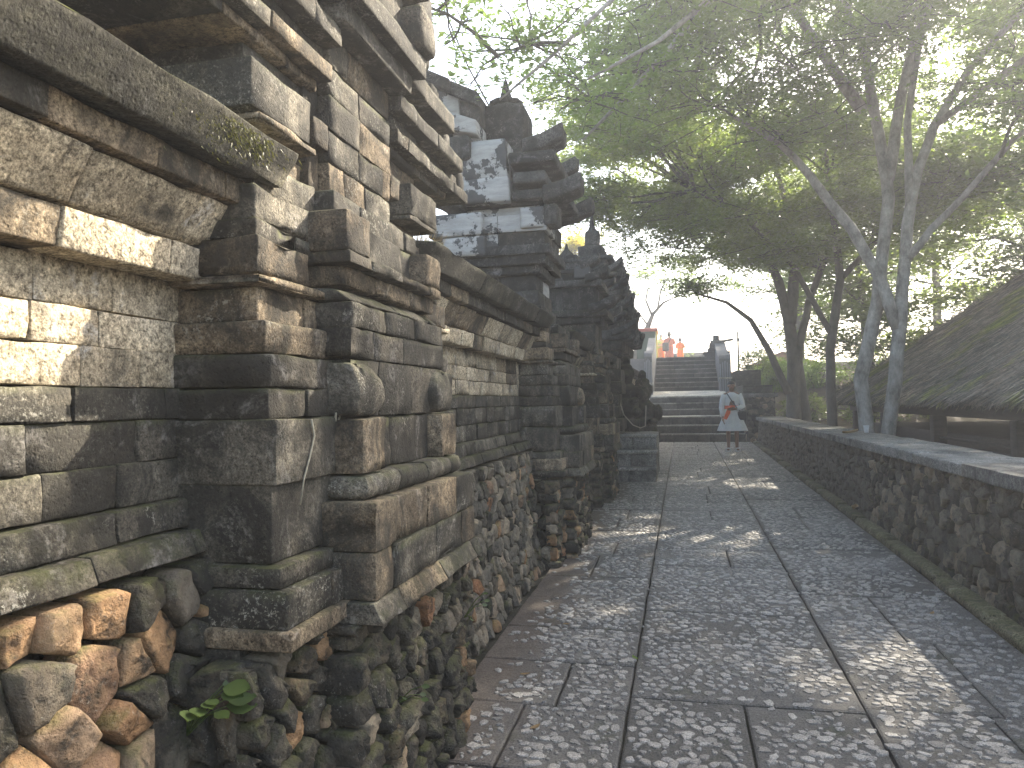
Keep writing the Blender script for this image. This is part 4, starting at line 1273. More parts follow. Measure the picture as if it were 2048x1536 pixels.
def tree(name, label, cat, base, stems, pads, leaf, bark, L, seed, n_leaf=7, group=None, sub=9, spread=0.16, twig_r=0.012, dens=1.0):
    """stems: list of (points, radii); pads: (centre, radii, rosettes, anchor)"""
    rr = random.Random(seed); rg = np.random.default_rng(seed)
    t = empty(name, base, label, cat, group)
    mb = MB()
    for pts, rad in stems:
        # resample for a living line
        P = []; Rr_ = []
        for i in range(len(pts) - 1):
            a, b = Vector(pts[i]), Vector(pts[i + 1])
            m = max(2, int((b - a).length / 0.35))
            for j in range(m):
                q = j / m
                P.append(a.lerp(b, q) + Vector((rr.gauss(0, 1), rr.gauss(0, 1), 0)) * 0.006 * (1 if i + j else 0)); Rr_.append(rad[i] + (rad[i + 1] - rad[i]) * q)
        P.append(Vector(pts[-1])); Rr_.append(rad[-1])
        Rr_ = [r_ * (1 + 0.10 * noise.noise(Vector((i * 0.6, seed, 0)))) for i, r_ in enumerate(Rr_)]
        mb.tube(P, Rr_, 12 if max(rad) > 0.06 else 7)
    mb.build('trunk', bark, t, True)
    tw = MB(); Cs = []; offs = []
    for (c, r3, nros, anc) in pads:
        c = Vector(c)
        nros = int(nros * dens)
        ends = []
        po_ = rr.gauss(0, 0.22)
        limb = bend(anc, c, 6, 0.06, rr, 0.03)
        l0 = (Vector(anc) - c).length
        tw.tube(limb, [twig_r * (1.2 + 1.6 * min(1.0, l0 / 3.0)) * (1 - 0.6 * i / 6) for i in range(7)], 6)
        for k in range(sub):
            a = 2 * math.pi * (k + rr.random()) / sub
            e = c + Vector((math.cos(a) * r3[0], math.sin(a) * r3[1], rr.uniform(-1, 1) * r3[2])) * rr.uniform(0.55, 1.0)
            s_ = limb[rr.choice((3, 4, 5, 6))]
            pts = bend(s_, e, 5, 0.09, rr, 0.02)
            tw.tube(pts, [twig_r * (1 - 0.7 * i / 5) for i in range(6)], 4, cap=False)
            ends.append(pts)
            for _ in range(2):
                i = rr.choice((1, 2, 3, 4))
                q = pts[i]
                e2 = q + Vector((rr.gauss(0, 0.34) * r3[0], rr.gauss(0, 0.34) * r3[1], rr.gauss(0.1, 0.5) * r3[2]))
                p2 = bend(q, e2, 4, 0.10, rr)
                tw.tube(p2, [twig_r * 0.5 * (1 - 0.6 * j / 4) for j in range(5)], 3, cap=False)
                ends.append(p2)
        for _ in range(nros):
            pts = rr.choice(ends)
            f = rr.uniform(0.18, 1.0) * (len(pts) - 1)
            i = min(int(f), len(pts) - 2)
            q = pts[i].lerp(pts[i + 1], f - i)
            Cs.append((q.x + rr.gauss(0, spread), q.y + rr.gauss(0, spread), q.z + rr.gauss(0, spread * 0.6)))
            offs.append(po_)
    if tw.v:
        tw.build('branches', 'twig', t, True)
    V, Q, tone = leaf_arrays(Cs, L, n_leaf, rg, off=offs)
    me = big_mesh('crown', V - np.array(base), Q, None, tone)
    o = bpy.data.objects.new('crown', me)
    me.materials.append(MAT[leaf]); col.objects.link(o); o.parent = t
    return t

def fill_pads(xr, yr, zr, n, ros, r, anchors, seed, keep=None):
    rr = random.Random(seed); out = []
    while len(out) < n:
        c = (rr.uniform(*xr), rr.uniform(*yr), rr.uniform(*zr))
        if keep and not keep(*c):
            continue
        a = min(anchors, key=lambda q: sum((q[i] - c[i]) ** 2 for i in range(3)))
        q = r * rr.uniform(0.8, 1.2)
        out.append((c, (q, q, q * 0.26), ros, a))
    return out
SH = 'slender shade trees behind the parapet'
# the two pale trunks beside the parapet
tree('shade_tree', 'pale tree with straight tall trunk, farther of the two big ones beside parapet', 'tree', (2.52, 11.2, 0.25),
     [([(2.52, 11.2, 0.15), (2.507, 11.2, 0.777), (2.433, 11.2, 1.617), (2.677, 11.2, 2.73), (2.864, 11.2, 4.122), (2.813, 11.2, 4.619), (2.675, 11.2, 5.696), (2.6, 11.2, 6.276), (2.426, 11.1, 6.657), (2.1, 11.0, 7.5)], [0.125, 0.104, 0.095, 0.087, 0.08, 0.077, 0.067, 0.058, 0.05, 0.03]),
      ([(2.6, 11.2, 6.276), (2.754, 11.1, 6.684), (3.0, 10.9, 7.6)], [0.06, 0.05, 0.03]),
      ([(2.567, 11.2, 5.4), (2.022, 11.0, 6.2), (1.494, 10.5, 6.8), (0.6, 9.6, 6.9)], [0.085, 0.07, 0.055, 0.03]),
      ([(2.86, 11.2, 4.4), (3.017, 11.1, 5.477), (3.162, 11.0, 6.158), (3.55, 10.8, 7.2)], [0.08, 0.07, 0.06, 0.03]),
      ([(0.6, 9.6, 6.9), (0.1, 8.6, 5.6), (-0.5, 8.0, 4.7), (-0.95, 7.6, 4.1)], [0.035, 0.032, 0.025, 0.012]),
      ([(0.6, 9.6, 6.9), (0.5, 7.6, 5.5), (-0.15, 6.9, 4.7), (-0.75, 6.4, 4.2)], [0.032, 0.028, 0.022, 0.010]),
      ([(0.5, 7.6, 5.5), (-0.5, 6.4, 4.9), (-1.0, 6.0, 4.25), (-1.4, 5.8, 3.85)], [0.024, 0.02, 0.015, 0.008])],
     [((1.9, 10.6, 7.4), (1.9, 1.8, 0.4), 520, (2.2, 11, 7.2)), ((0.7, 9.8, 6.9), (1.7, 1.6, 0.35), 480, (1.2, 10.2, 6.85)), ((-0.6, 8.4, 5.1), (1.1, 1.2, 0.35), 330, (-0.1, 8.3, 5.1)),
      ((-0.9, 7.2, 4.35), (0.9, 0.9, 0.30), 170, (-0.5, 7.7, 4.5)), ((-1.3, 6.0, 4.35), (0.8, 0.8, 0.35), 130, (-0.9, 6.1, 4.4)), ((-0.1, 7.0, 5.2), (1.1, 1.0, 0.35), 330, (0.3, 7.4, 5.4)),
      ((3.1, 10.6, 7.9), (1.8, 1.8, 0.5), 480, (3.0, 10.9, 7.5)), ((1.6, 8.9, 6.0), (1.5, 1.4, 0.35), 420, (1.4, 10.3, 6.6)), ((-1.9, 5.4, 4.5), (0.7, 0.7, 0.35), 100, (-1.4, 5.8, 4.2)),
      ((0.5, 7.9, 6.0), (1.0, 1.0, 0.35), 240, (0.5, 8.0, 5.8)), ((-0.9, 9.6, 5.9), (1.2, 1.2, 0.4), 300, (-0.2, 9.2, 6.4))]
     + fill_pads((-0.6, 4.0), (8.8, 13.5), (5.4, 8.6), 15, 420, 1.35, [(2.2, 11, 7.2), (1.2, 10.2, 6.85), (0.6, 9.6, 6.9), (3.0, 10.9, 7.5)], 71)
     + fill_pads((0.0, 6.5), (11.5, 14.5), (7.6, 9.8), 12, 420, 1.5, [(2.2, 11, 7.2), (3.0, 10.9, 7.5)], 77),
     'leaf', 'bark', 0.076, 101, group=SH, dens=1.3)
tree('shade_tree', 'pale forking tree with a limb slanting left, nearer of the two big ones', 'tree', (2.74, 10.95, 0.25),
     [([(2.68, 11, 0.15), (2.701, 11.0, 0.752), (2.818, 11.0, 1.602), (2.904, 11.0, 2.419), (3.034, 11.0, 3.712), (3.18, 11.0, 4.455), (3.413, 11.0, 5.05), (3.798, 10.9, 5.691), (4.234, 10.8, 6.18), (4.9, 10.6, 6.8)], [0.115, 0.097, 0.089, 0.084, 0.074, 0.067, 0.06, 0.05, 0.04, 0.025]),
      ([(2.875, 11.0, 2.3), (2.676, 11.0, 3.0), (2.311, 10.95, 3.7), (1.808, 10.9, 4.45), (1.419, 10.8, 4.9), (0.7, 10.5, 5.3)], [0.085, 0.078, 0.07, 0.055, 0.045, 0.02]),
      ([(2.977, 11.0, 3.2), (3.31, 10.9, 3.62), (3.657, 10.8, 4.006), (4.186, 10.6, 4.635), (5.0, 10.3, 5.2)], [0.06, 0.052, 0.045, 0.035, 0.02]),
      ([(3.069, 11.0, 3.847), (3.042, 10.9, 5.088), (3.196, 10.8, 6.108), (3.4, 10.6, 7.0)], [0.06, 0.05, 0.04, 0.025]),
      ([(3.413, 11, 5.05), (4.2, 10.2, 5.5), (4.9, 9.2, 5.9), (5.2, 8.0, 6.2)], [0.05, 0.045, 0.035, 0.02])],
     [((4.9, 10.4, 6.9), (1.7, 1.6, 0.45), 480, (4.6, 10.7, 6.5)), ((1.4, 10.7, 5.0), (1.1, 1.1, 0.3), 300, (1.5, 10.8, 4.85)), ((0.4, 10.3, 5.4), (1.1, 1.1, 0.3), 300, (0.8, 10.5, 5.25)),
      ((4.7, 10.4, 5.1), (1.2, 1.2, 0.3), 320, (4.3, 10.5, 4.7)), ((3.3, 10.0, 6.9), (1.5, 1.5, 0.4), 400, (3.3, 10.7, 6.6)), ((5.0, 8.0, 6.3), (1.6, 1.6, 0.4), 420, (5.1, 8.3, 6.1)),
      ((3.6, 8.4, 5.9), (1.2, 1.2, 0.35), 300, (4.5, 9.6, 5.7)), ((6.2, 10.0, 5.9), (1.5, 1.5, 0.4), 380, (5.0, 10.3, 5.2)), ((3.9, 9.0, 4.7), (1.1, 1.1, 0.3), 240, (4.0, 10.5, 4.4)),
      ((6.0, 6.3, 6.4), (1.5, 1.5, 0.4), 330, (5.2, 8.0, 6.2)), ((2.0, 6.2, 5.7), (1.2, 1.2, 0.3), 190, (4.4, 9.2, 5.7))]
     + fill_pads((2.2, 7.5), (8.0, 13.5), (4.9, 8.2), 19, 420, 1.35, [(4.6, 10.7, 6.5), (3.3, 10.7, 6.6), (5.1, 8.3, 6.1), (5.0, 10.3, 5.2)], 72),
     'leaf', 'bark', 0.076, 102, group=SH, dens=1.35)
tree('shade_tree', 'thin dark trunk standing behind the two pale trees', 'tree', (2.74, 15, 0.3),
     [([(2.74, 15, 0.2), (2.737, 15, 0.86), (2.731, 15, 2.278), (2.943, 15, 3.598), (2.882, 15, 4.65), (2.7, 14.8, 6.0)], [0.105, 0.092, 0.083, 0.075, 0.06, 0.03]),
      ([(2.94, 15, 3.6), (3.6, 15, 4.3), (4.5, 14.8, 5.0)], [0.06, 0.045, 0.02]), ([(2.75, 15, 2.6), (2.1, 14.9, 3.9), (1.2, 14.6, 4.8), (0.3, 14.2, 5.3)], [0.06, 0.05, 0.04, 0.015])],
     [((2.6, 14.7, 6.1), (1.7, 1.6, 0.5), 520, (2.75, 14.9, 5.6)), ((4.5, 14.8, 5.2), (1.5, 1.4, 0.4), 420, (4.2, 14.8, 4.8)), ((0.5, 14.3, 5.4), (1.5, 1.4, 0.4), 480, (0.8, 14.4, 5.1)),
      ((1.6, 14.6, 4.9), (1.3, 1.2, 0.3), 380, (1.4, 14.7, 4.7)), ((3.3, 14.0, 4.3), (1.3, 1.2, 0.3), 330, (3.3, 15, 4.0)), ((2.0, 13.2, 6.4), (1.6, 1.5, 0.4), 420, (2.75, 14.8, 5.8)), ((-1.0, 13.4, 6.3), (1.5, 1.4, 0.5), 420, (0.3, 14.2, 5.3))]
     + fill_pads((-0.8, 6.5), (12.5, 16.5), (4.0, 8.0), 12, 420, 1.4, [(2.75, 14.9, 5.6), (4.2, 14.8, 4.8), (0.8, 14.4, 5.1)], 73)
     + fill_pads((-0.6, 4.5), (12.8, 16.0), (3.9, 6.2), 8, 420, 1.25, [(2.75, 14.9, 5.6), (4.2, 14.8, 4.8), (0.8, 14.4, 5.1), (1.4, 14.7, 4.7)], 75)
     + fill_pads((-2.4, -0.2), (12.8, 16.5), (4.9, 7.4), 10, 420, 1.25, [(0.3, 14.2, 5.3)], 78),
     'leaf_dark', 'bark_dark', 0.10, 103, 6, SH, dens=1.25)
tree('shade_tree', 'thick buttressed tree with many spreading limbs behind the end pillar', 'tree', (2.62, 19.2, 0.3),
     [([(2.60, 19.2, 0.2), (2.624, 19.2, 0.849), (2.661, 19.2, 2.302), (2.572, 19.2, 3.277), (2.366, 19.2, 4.264), (2.037, 19.1, 5.021), (1.466, 19, 5.678), (0.4, 18.6, 6.4)], [0.27, 0.185, 0.155, 0.13, 0.11, 0.09, 0.07, 0.03]),
      ([(2.70, 19.2, 1.6), (2.781, 19.2, 2.54), (3.04, 19.2, 3.742), (3.404, 19.1, 4.691), (3.9, 19, 6.2)], [0.11, 0.10, 0.085, 0.07, 0.035]),
      ([(2.5, 19.1, 1.5), (2.092, 19, 2.5), (1.644, 18.9, 3.3), (1.1, 18.8, 3.75), (0.3, 18.6, 4.0)], [0.10, 0.08, 0.06, 0.04, 0.015]),
      ([(2.6, 19.2, 3.2), (2.75, 19.2, 4.6), (2.6, 19.1, 6.0), (2.3, 19, 7.2)], [0.15, 0.12, 0.08, 0.04]),
      ([(2.95, 19.3, 0.25), (2.85, 19.25, 1.4), (2.75, 19.2, 2.4)], [0.16, 0.13, 0.1])],
     [((0.5, 18.6, 6.5), (2.0, 1.8, 0.5), 620, (0.9, 18.8, 6.1)), ((-0.9, 18.2, 6.4), (1.8, 1.6, 0.5), 560, (0.4, 18.6, 6.4)), ((1.7, 18.8, 5.7), (1.8, 1.6, 0.4), 560, (1.6, 19, 5.5)), ((3.9, 18.9, 6.4), (2.0, 1.8, 0.6), 620, (3.9, 19, 6.1)),
      ((2.3, 18.9, 7.4), (2.2, 2.0, 0.6), 620, (2.35, 19, 7.0)), ((0.2, 18.6, 4.15), (1.1, 1.0, 0.28), 260, (0.5, 18.7, 3.95)), ((1.2, 18.3, 4.9), (1.5, 1.4, 0.35), 420, (1.7, 19, 5.3)), ((3.2, 18.2, 5.0), (1.5, 1.4, 0.4), 420, (3.3, 19.1, 4.5)),
      ((-2.2, 17.2, 7.2), (1.6, 1.6, 0.6), 420, (-0.5, 18.3, 6.4))]
     + fill_pads((-2.2, 7.0), (16.5, 21.5), (4.6, 8.0), 13, 440, 1.6, [(0.9, 18.8, 6.1), (3.9, 19, 6.1), (2.35, 19, 7.0), (3.3, 19.1, 4.5)], 74, lambda x, y, z: z > 5.4 or x > 1.8)
     + fill_pads((-3.0, 5.5), (16.0, 21.0), (4.6, 7.4), 18, 460, 1.5, [(0.9, 18.8, 6.1), (3.9, 19, 6.1), (2.35, 19, 7.0), (3.3, 19.1, 4.5), (0.4, 18.6, 6.4)], 76, lambda x, y, z: z > 5.0 or x > 1.5),
     'leaf_dark', 'bark_dark', 0.12, 104, 5, SH, dens=1.25)

# trees further back under and beyond the thatched roof
BG = 'trees of the wood behind the thatched roof'
def wood_tree(x, y, h, label, seed, leaf='leaf_dark', s=1.0, low=0.22):
    rr = random.Random(seed)
    z0 = terrain(x, y) - 0.1
    top = z0 + h
    lean = rr.uniform(-0.5, 0.5)
    stems = [([(x, y, z0), (x + lean * 0.3, y, z0 + h * 0.35), (x + lean, y, z0 + h * 0.8)], [0.17 * s, 0.13 * s, 0.05 * s])]
    pads = []
    n = 10
    for i in range(n):
        t = low + (1 - low) * (i + 0.5) / n
        a = i * 2.4 + rr.random()
        rad = h * 0.30 * (1.1 - 0.5 * abs(t - 0.6))
        c = (x + lean * t + math.cos(a) * rad * 0.7, y + math.sin(a) * rad * 0.7, z0 + h * t)
        pads.append((c, (rad, rad, rad * 0.42), 480, (x + lean * t * 0.9, y, z0 + h * max(0.3, t - 0.12))))
    tree('wood_tree', label, 'tree', (x, y, z0), stems, pads, leaf, 'bark_dark', 0.19 * s ** 0.3, seed, 5, BG, 6, 0.25 * s, 0.018)
wood_tree(5.2, 22.5, 7.0, 'dark leafy tree between the buttressed tree and the thatched roof', 201)
wood_tree(8.4, 21.0, 7.5, 'dark tree whose crown shows above the middle of thatched roof', 202)
wood_tree(12.2, 22.0, 8.0, 'dark tree above the thatched roof near the picture edge', 203)
wood_tree(4.4, 30.0, 9.0, 'tall tree far behind the buttressed trunk', 204, 'leaf')
wood_tree(9.5, 31.0, 10.0, 'tall far tree seen through gaps above the thatched roof', 205, 'leaf')
wood_tree(16.0, 28.0, 10.0, 'far tree at the picture edge above the roof ridge', 206)
wood_tree(7.6, 14.2, 8.2, 'leafy tree rising right behind the roof ridge', 207, 'leaf', 0.9, 0.55)
wood_tree(10.5, 11.5, 8.6, 'leafy tree behind the near end of the thatched roof', 208, 'leaf', 0.9, 0.5)
tree('yellow_tree', 'yellow leaved tree crown glowing between the temple towers', 'tree', (-3.7, 26, 1.9),
     [([(-3.7, 26, 1.8), (-3.7, 26, 5.0), (-3.6, 26, 7.0)], [0.15, 0.10, 0.04])],
     [((-3.5, 26, 7.0), (0.9, 0.9, 0.6), 620, (-3.6, 26, 6.6)), ((-3.2, 25.8, 6.3), (0.9, 0.8, 0.5), 560, (-3.6, 26, 5.8)), ((-3.9, 26, 6.4), (0.8, 0.8, 0.5), 500, (-3.65, 26, 5.6))], 'leaf_yellow', 'bark_dark', 0.12, 301, 6, None, 7, 0.16)
tree('terrace_tree', 'crooked bare limbed tree on the terrace behind the visitors', 'tree', (-2.2, 33, 2.9),
     [([(-2.3, 33, 2.9), (-1.75, 33, 3.9), (-1.45, 33, 4.6), (-1.2, 33, 5.2), (-0.75, 33, 5.65), (-0.2, 33, 5.9)], [0.16, 0.14, 0.12, 0.08, 0.05, 0.02]),
      ([(-1.25, 33, 5.1), (-1.5, 33, 5.8), (-1.35, 33, 6.6)], [0.06, 0.045, 0.02]), ([(-1.0, 33, 5.4), (-0.85, 33, 6.2), (-0.5, 33, 6.8)], [0.05, 0.035, 0.015]), ([(-1.45, 33, 4.7), (-2.0, 33, 5.5)], [0.05, 0.02])],
     [((-0.1, 33, 6.6), (1.1, 0.9, 0.35), 120, (-0.4, 33, 6.3)), ((-1.4, 33, 7.0), (1.0, 0.9, 0.35), 140, (-1.35, 33, 6.6)), ((-2.4, 33, 6.2), (0.9, 0.8, 0.4), 160, (-2.0, 33, 5.5))], 'leaf', 'bark_dark', 0.15, 302, 6, None, 7, 0.2)

# ------------------------------------------------------------------ shrubs and grass right of the stairs
def shrub(name, label, c, r3, n, leaf, L, seed, group=None):
    rr = random.Random(seed); rg = np.random.default_rng(seed)
    t = empty(name, (c[0], c[1], c[2]), label, 'shrub', group)
    mb = MB()
    P = []
    for k in range(9):
        a = rr.uniform(0, 6.28)
        e = Vector((c[0] + math.cos(a) * r3[0] * 0.7, c[1] + math.sin(a) * r3[1] * 0.7, c[2] + r3[2] * rr.uniform(1.0, 1.8)))
        mb.tube(bend((c[0], c[1], c[2]), e, 4, 0.1, rr), [0.02, 0.016, 0.012, 0.008, 0.004], 5)
    mb.build('stems', 'twig', t)
    for _ in range(n):
        d = rg.normal(0, 1, 3); d /= np.linalg.norm(d)
        q = rr.uniform(0.55, 1.05) * (1 + 0.25 * noise.noise(Vector(d * 2.2) + Vector((seed, 0, 0))))
        P.append((c[0] + d[0] * r3[0] * q, c[1] + d[1] * r3[1] * q, c[2] + r3[2] + d[2] * r3[2] * q))
    V, Q, tone = leaf_arrays(P, L, 6, rg)
    me = big_mesh('foliage', V - np.array(c), Q, None, tone); me.materials.append(MAT[leaf])
    o = bpy.data.objects.new('foliage', me); col.objects.link(o); o.parent = t
shrub('round_shrub', 'round dark shrub right of the stair post', (2.35, 25.6, 2.0), (0.62, 0.6, 0.55), 420, 'leaf_dark', 0.11, 401)
shrub('bright_shrub', 'sunlit yellow green shrub beside the dark garden wall', (3.1, 26.2, 1.9), (0.5, 0.5, 0.42), 300, 'leaf_fresh', 0.12, 402)
shrub('bright_shrub', 'sunlit bushy shrub at the foot of buttressed tree', (4.3, 25.5, 1.6), (0.9, 0.7, 0.55), 380, 'leaf_fresh', 0.13, 403)
shrub('bright_shrub', 'yellow green shrub under the thin dark trunk', (5.8, 25.0, 1.4), (0.9, 0.7, 0.8), 380, 'leaf_fresh', 0.14, 404)
for i_, (x_, y_, r_, lb) in enumerate([(3.4, 22.6, 0.75, 'dark low shrub right behind the end pillar'), (5.0, 21.6, 0.9, 'dark shrub between buttressed tree and thin trunk'), (6.6, 22.4, 1.0, 'dark shrub seen past the pale trunks under the eave')]):
    shrub('dark_shrub', lb, (x_, y_, terrain(x_, y_) - 0.1), (r_, r_ * 0.8, r_ * 0.62), 420, 'leaf_dark', 0.12, 410 + i_)
shrub('terrace_hedge', 'small pale hedge left of the visitors on the terrace', (-1.6, 33.5, 3.6), (0.7, 0.5, 0.42), 300, 'leaf_fresh', 0.12, 405)
shrub('potted_sapling', 'thin sapling beside the visitors on the terrace', (0.38, 37.5, 2.93), (0.22, 0.2, 0.62), 40, 'leaf', 0.13, 406)

def strips(pts_dirs, w, seed):
    """thin blades: (base, tip) pairs -> triangles"""
    rr = np.random.default_rng(seed)
    B = np.array([p for p, _ in pts_dirs]); T = np.array([q for _, q in pts_dirs])
    d = T - B
    s = np.cross(d, rr.normal(0, 1, d.shape)); s /= (np.linalg.norm(s, axis=1)[:, None] + 1e-9)
    V = np.stack([B - s * w, B + s * w, T], 1).reshape(-1, 3)
    return V, np.arange(len(V)).reshape(-1, 3)
rr = random.Random(9)
pd = []
for _ in range(5000):
    x = rr.uniform(2.4, 4.4); y = rr.uniform(25.2, 28.5)
    z = terrain(x, y)
    pd.append(((x, y, z), (x + rr.gauss(0, 0.06), y + rr.gauss(0, 0.06), z + rr.uniform(0.08, 0.25))))
V, T = strips(pd, 0.012, 3)
tag(link('lawn_grass', big_mesh('lawn_grass', V, None, T, np.repeat([rr.random() for _ in pd], 3)), 'leaf_fresh'), 'bright sunlit grass on the bank right of the stairs', kind='stuff')

# little house with tiled roof beyond the lawn
ho = empty('garden_house', (3.6, 34, 2.3), 'small low house with reddish tiled roof beyond the bright grass', 'house')
block('wall', (2.9, 33, 2.2), (5.4, 36, 2.75), 'concrete', ho, 0.02, 0, 0)
MB().prism([(2.6, 2.75), (5.7, 2.75), (4.1, 3.35)], 'y', 32.6, 36.4).build('roof', 'tile_roof', ho)
block('door', (3.2, 32.97, 2.2), (3.8, 33.0, 2.7), 'timber', ho, 0.005, 0, 0)
block('window', (4.5, 32.97, 2.4), (5.1, 33.0, 2.7), 'timber', ho, 0.005, 0, 0)

# ------------------------------------------------------------------ thatched pavilion
pv = empty('thatched_pavilion', (6.2, 10, 0.3), 'low pavilion with a huge mossy thatched roof behind the trees', 'pavilion')
EX, RX, EZ, RZ = 3.15, 6.3, 1.36, 3.75
Y0, Y1, H0, H1 = 2.5, 17.2, 5.6, 14.3
def roof_pt(u, v):        # u along the eave, v up the slope (path side)
    ya = Y0 + (H0 - Y0) * v; yb = Y1 + (H1 - Y1) * v
    y = ya + (yb - ya) * u
    x = EX + (RX - EX) * v
    z = EZ + (RZ - EZ) * (v ** 1.06)
    return Vector((x, y, z))
nu, nv = 60, 24
V = []; F = []
for i in range(nu + 1):
    for j in range(nv + 1):
        p = roof_pt(i / nu, j / nv)
        w = 0.035 * noise.noise(p * 1.4) + 0.018 * noise.noise(p * 6)
        stepz = 0.03 * ((j % 4) / 4.0)
        V.append(p + Vector((-0.6, 0, 0.8)) * (w - stepz))
F = [(i * (nv + 1) + j, (i + 1) * (nv + 1) + j, (i + 1) * (nv + 1) + j + 1, i * (nv + 1) + j + 1) for i in range(nu) for j in range(nv)]
me = pmesh('roof_slope', [p - pv.location for p in V], F)
o = link('roof_slope', me, 'thatch', None, None, True); o.parent = pv
sm = o.modifiers.new('solid', 'SOLIDIFY'); sm.thickness = 0.16; sm.offset = 0
mb = MB()
mb.add([(EX, Y1, EZ), (RX, H1, RZ), (2 * RX - EX, Y1, EZ), (EX, Y1 - 0.05, EZ - 0.15), (RX, H1, RZ - 0.2), (2 * RX - EX, Y1 - 0.05, EZ - 0.15)], [(0, 1, 2), (3, 5, 4), (0, 2, 5, 3), (0, 3, 4, 1), (1, 4, 5, 2)])
mb.build('hip_end', 'thatch', pv)
mb = MB()
mb.add([(2 * RX - EX, Y0, EZ), (2 * RX - EX, Y1, EZ), (RX, H1, RZ), (RX, H0, RZ), (EX, Y0, EZ)], [(0, 1, 2, 3), (0, 3, 4)])
mb.build('far_slope', 'thatch', pv)
rr = random.Random(14); pd = []
for _ in range(26000):
    u, v = rr.random(), rr.random() ** 1.2
    p = roof_pt(u, min(0.995, v))
    p = p + Vector((-0.6, 0, 0.8)) * (0.075 + 0.02 * rr.random())
    q = p + Vector((-0.12, rr.gauss(0, 0.03), -0.085)) * rr.uniform(1.0, 2.8) + Vector((-0.6, 0, 0.8)) * rr.uniform(0.0, 0.035)
    pd.append((tuple(p), tuple(q)))
for _ in range(4000):      # ragged hip and ridge
    u_, v_ = (rr.uniform(0.985, 1.0), rr.random()) if rr.random() < 0.6 else (rr.random(), rr.uniform(0.97, 1.0))
    p = roof_pt(u_, v_) + Vector((-0.6, 0, 0.8)) * 0.07
    pd.append((tuple(p), tuple(p + Vector((rr.gauss(-0.05, 0.05), rr.gauss(0.02, 0.06), rr.gauss(0.03, 0.05))))))
for _ in range(5000):      # ragged fringe along the eave
    p = roof_pt(rr.random(), 0.01) + Vector((rr.uniform(-0.06, 0.08), 0, rr.uniform(-0.08, 0.05)))
    pd.append((tuple(p), tuple(p + Vector((-0.05 + rr.gauss(0, 0.02), rr.gauss(0, 0.02), -rr.uniform(0.04, 0.13))))))
V, T = strips(pd, 0.013, 5)
o = link('thatch_fibres', big_mesh('thatch_fibres', V - np.array(pv.location), None, T, np.repeat(np.random.default_rng(8).random(len(pd)) ** 2.2, 3)), 'thatch'); o.parent = pv; tag(o, kind='stuff')
block('eave_beam', (EX + 0.25, Y0 + 0.4, 1.10), (EX + 0.42, Y1 - 0.5, 1.30), 'timber', pv, 0.012, 0.004, 6)
for y in (3.5, 6.15, 8.85, 11.5, 14.2, 16.4):
    block('post', (EX + 0.25, y - 0.085, 0.2), (EX + 0.42, y + 0.085, 1.098), 'timber', pv, 0.012, 0.003, 1)
    block('post', (2 * RX - EX - 0.42, y - 0.085, 0.2), (2 * RX - EX - 0.25, y + 0.085, 1.3), 'timber', pv, 0.012, 0.003, 1)
block('floor_platform', (EX + 0.5, Y0 + 0.7, 0.1), (2 * RX - EX - 0.5, Y1 - 0.8, 0.86), 'timber', pv, 0.02, 0.004, 3)
for z in (0.70, 0.80):
    MB().tube([(EX + 0.33, Y0 + 0.5, z), (EX + 0.33, 11.4, z)], 0.02, 8).build('rail', 'timber', pv)

# fallen leaves and sticks on the earth behind the parapet
rr = random.Random(4); C = []
for _ in range(2600):
    x = rr.uniform(2.45, 9); y = rr.uniform(2, 24)
    C.append((x, y, terrain(x, y) + 0.015))
V, Q, tone = leaf_arrays(C, 0.10, 1, np.random.default_rng(4))
V[:, 2] = np.maximum(V[:, 2] - 0.0, np.repeat([c[2] for c in C], 4) - 0.005)
tag(link('leaf_litter', big_mesh('leaf_litter', V, Q, None, tone), 'dry_leaf'), 'dry fallen leaves on the earth behind the parapet', kind='stuff')
# ------------------------------------------------------------------ people
def skin_body(name, J, E, mat, parent, root, sub=2):
    """one continuous figure grown from joints: J {name: (x, y, z, r)} in world space"""
    names = list(J)
    me = bpy.data.meshes.new(name)
    pl_ = parent.location
    me.from_pydata([Vector(J[n][:3]) - pl_ for n in names], [(names.index(a), names.index(b)) for a, b in E], [])
    o = bpy.data.objects.new(name, me); col.objects.link(o); o.parent = parent
    o.modifiers.new('skin', 'SKIN'); 
    if not me.skin_vertices:
        with bpy.context.temp_override(object=o, active_object=o):
            bpy.ops.mesh.customdata_skin_add()
    for i, n in enumerate(names):
        r = J[n][3]
        me.skin_vertices[0].data[i].radius = (r, r) if not hasattr(r, '__len__') else r
        me.skin_vertices[0].data[i].use_root = (n == root)
    sb = o.modifiers.new('sub', 'SUBSURF'); sb.levels = sub; sb.render_levels = sub
    me.materials.append(MAT[mat])
    return o

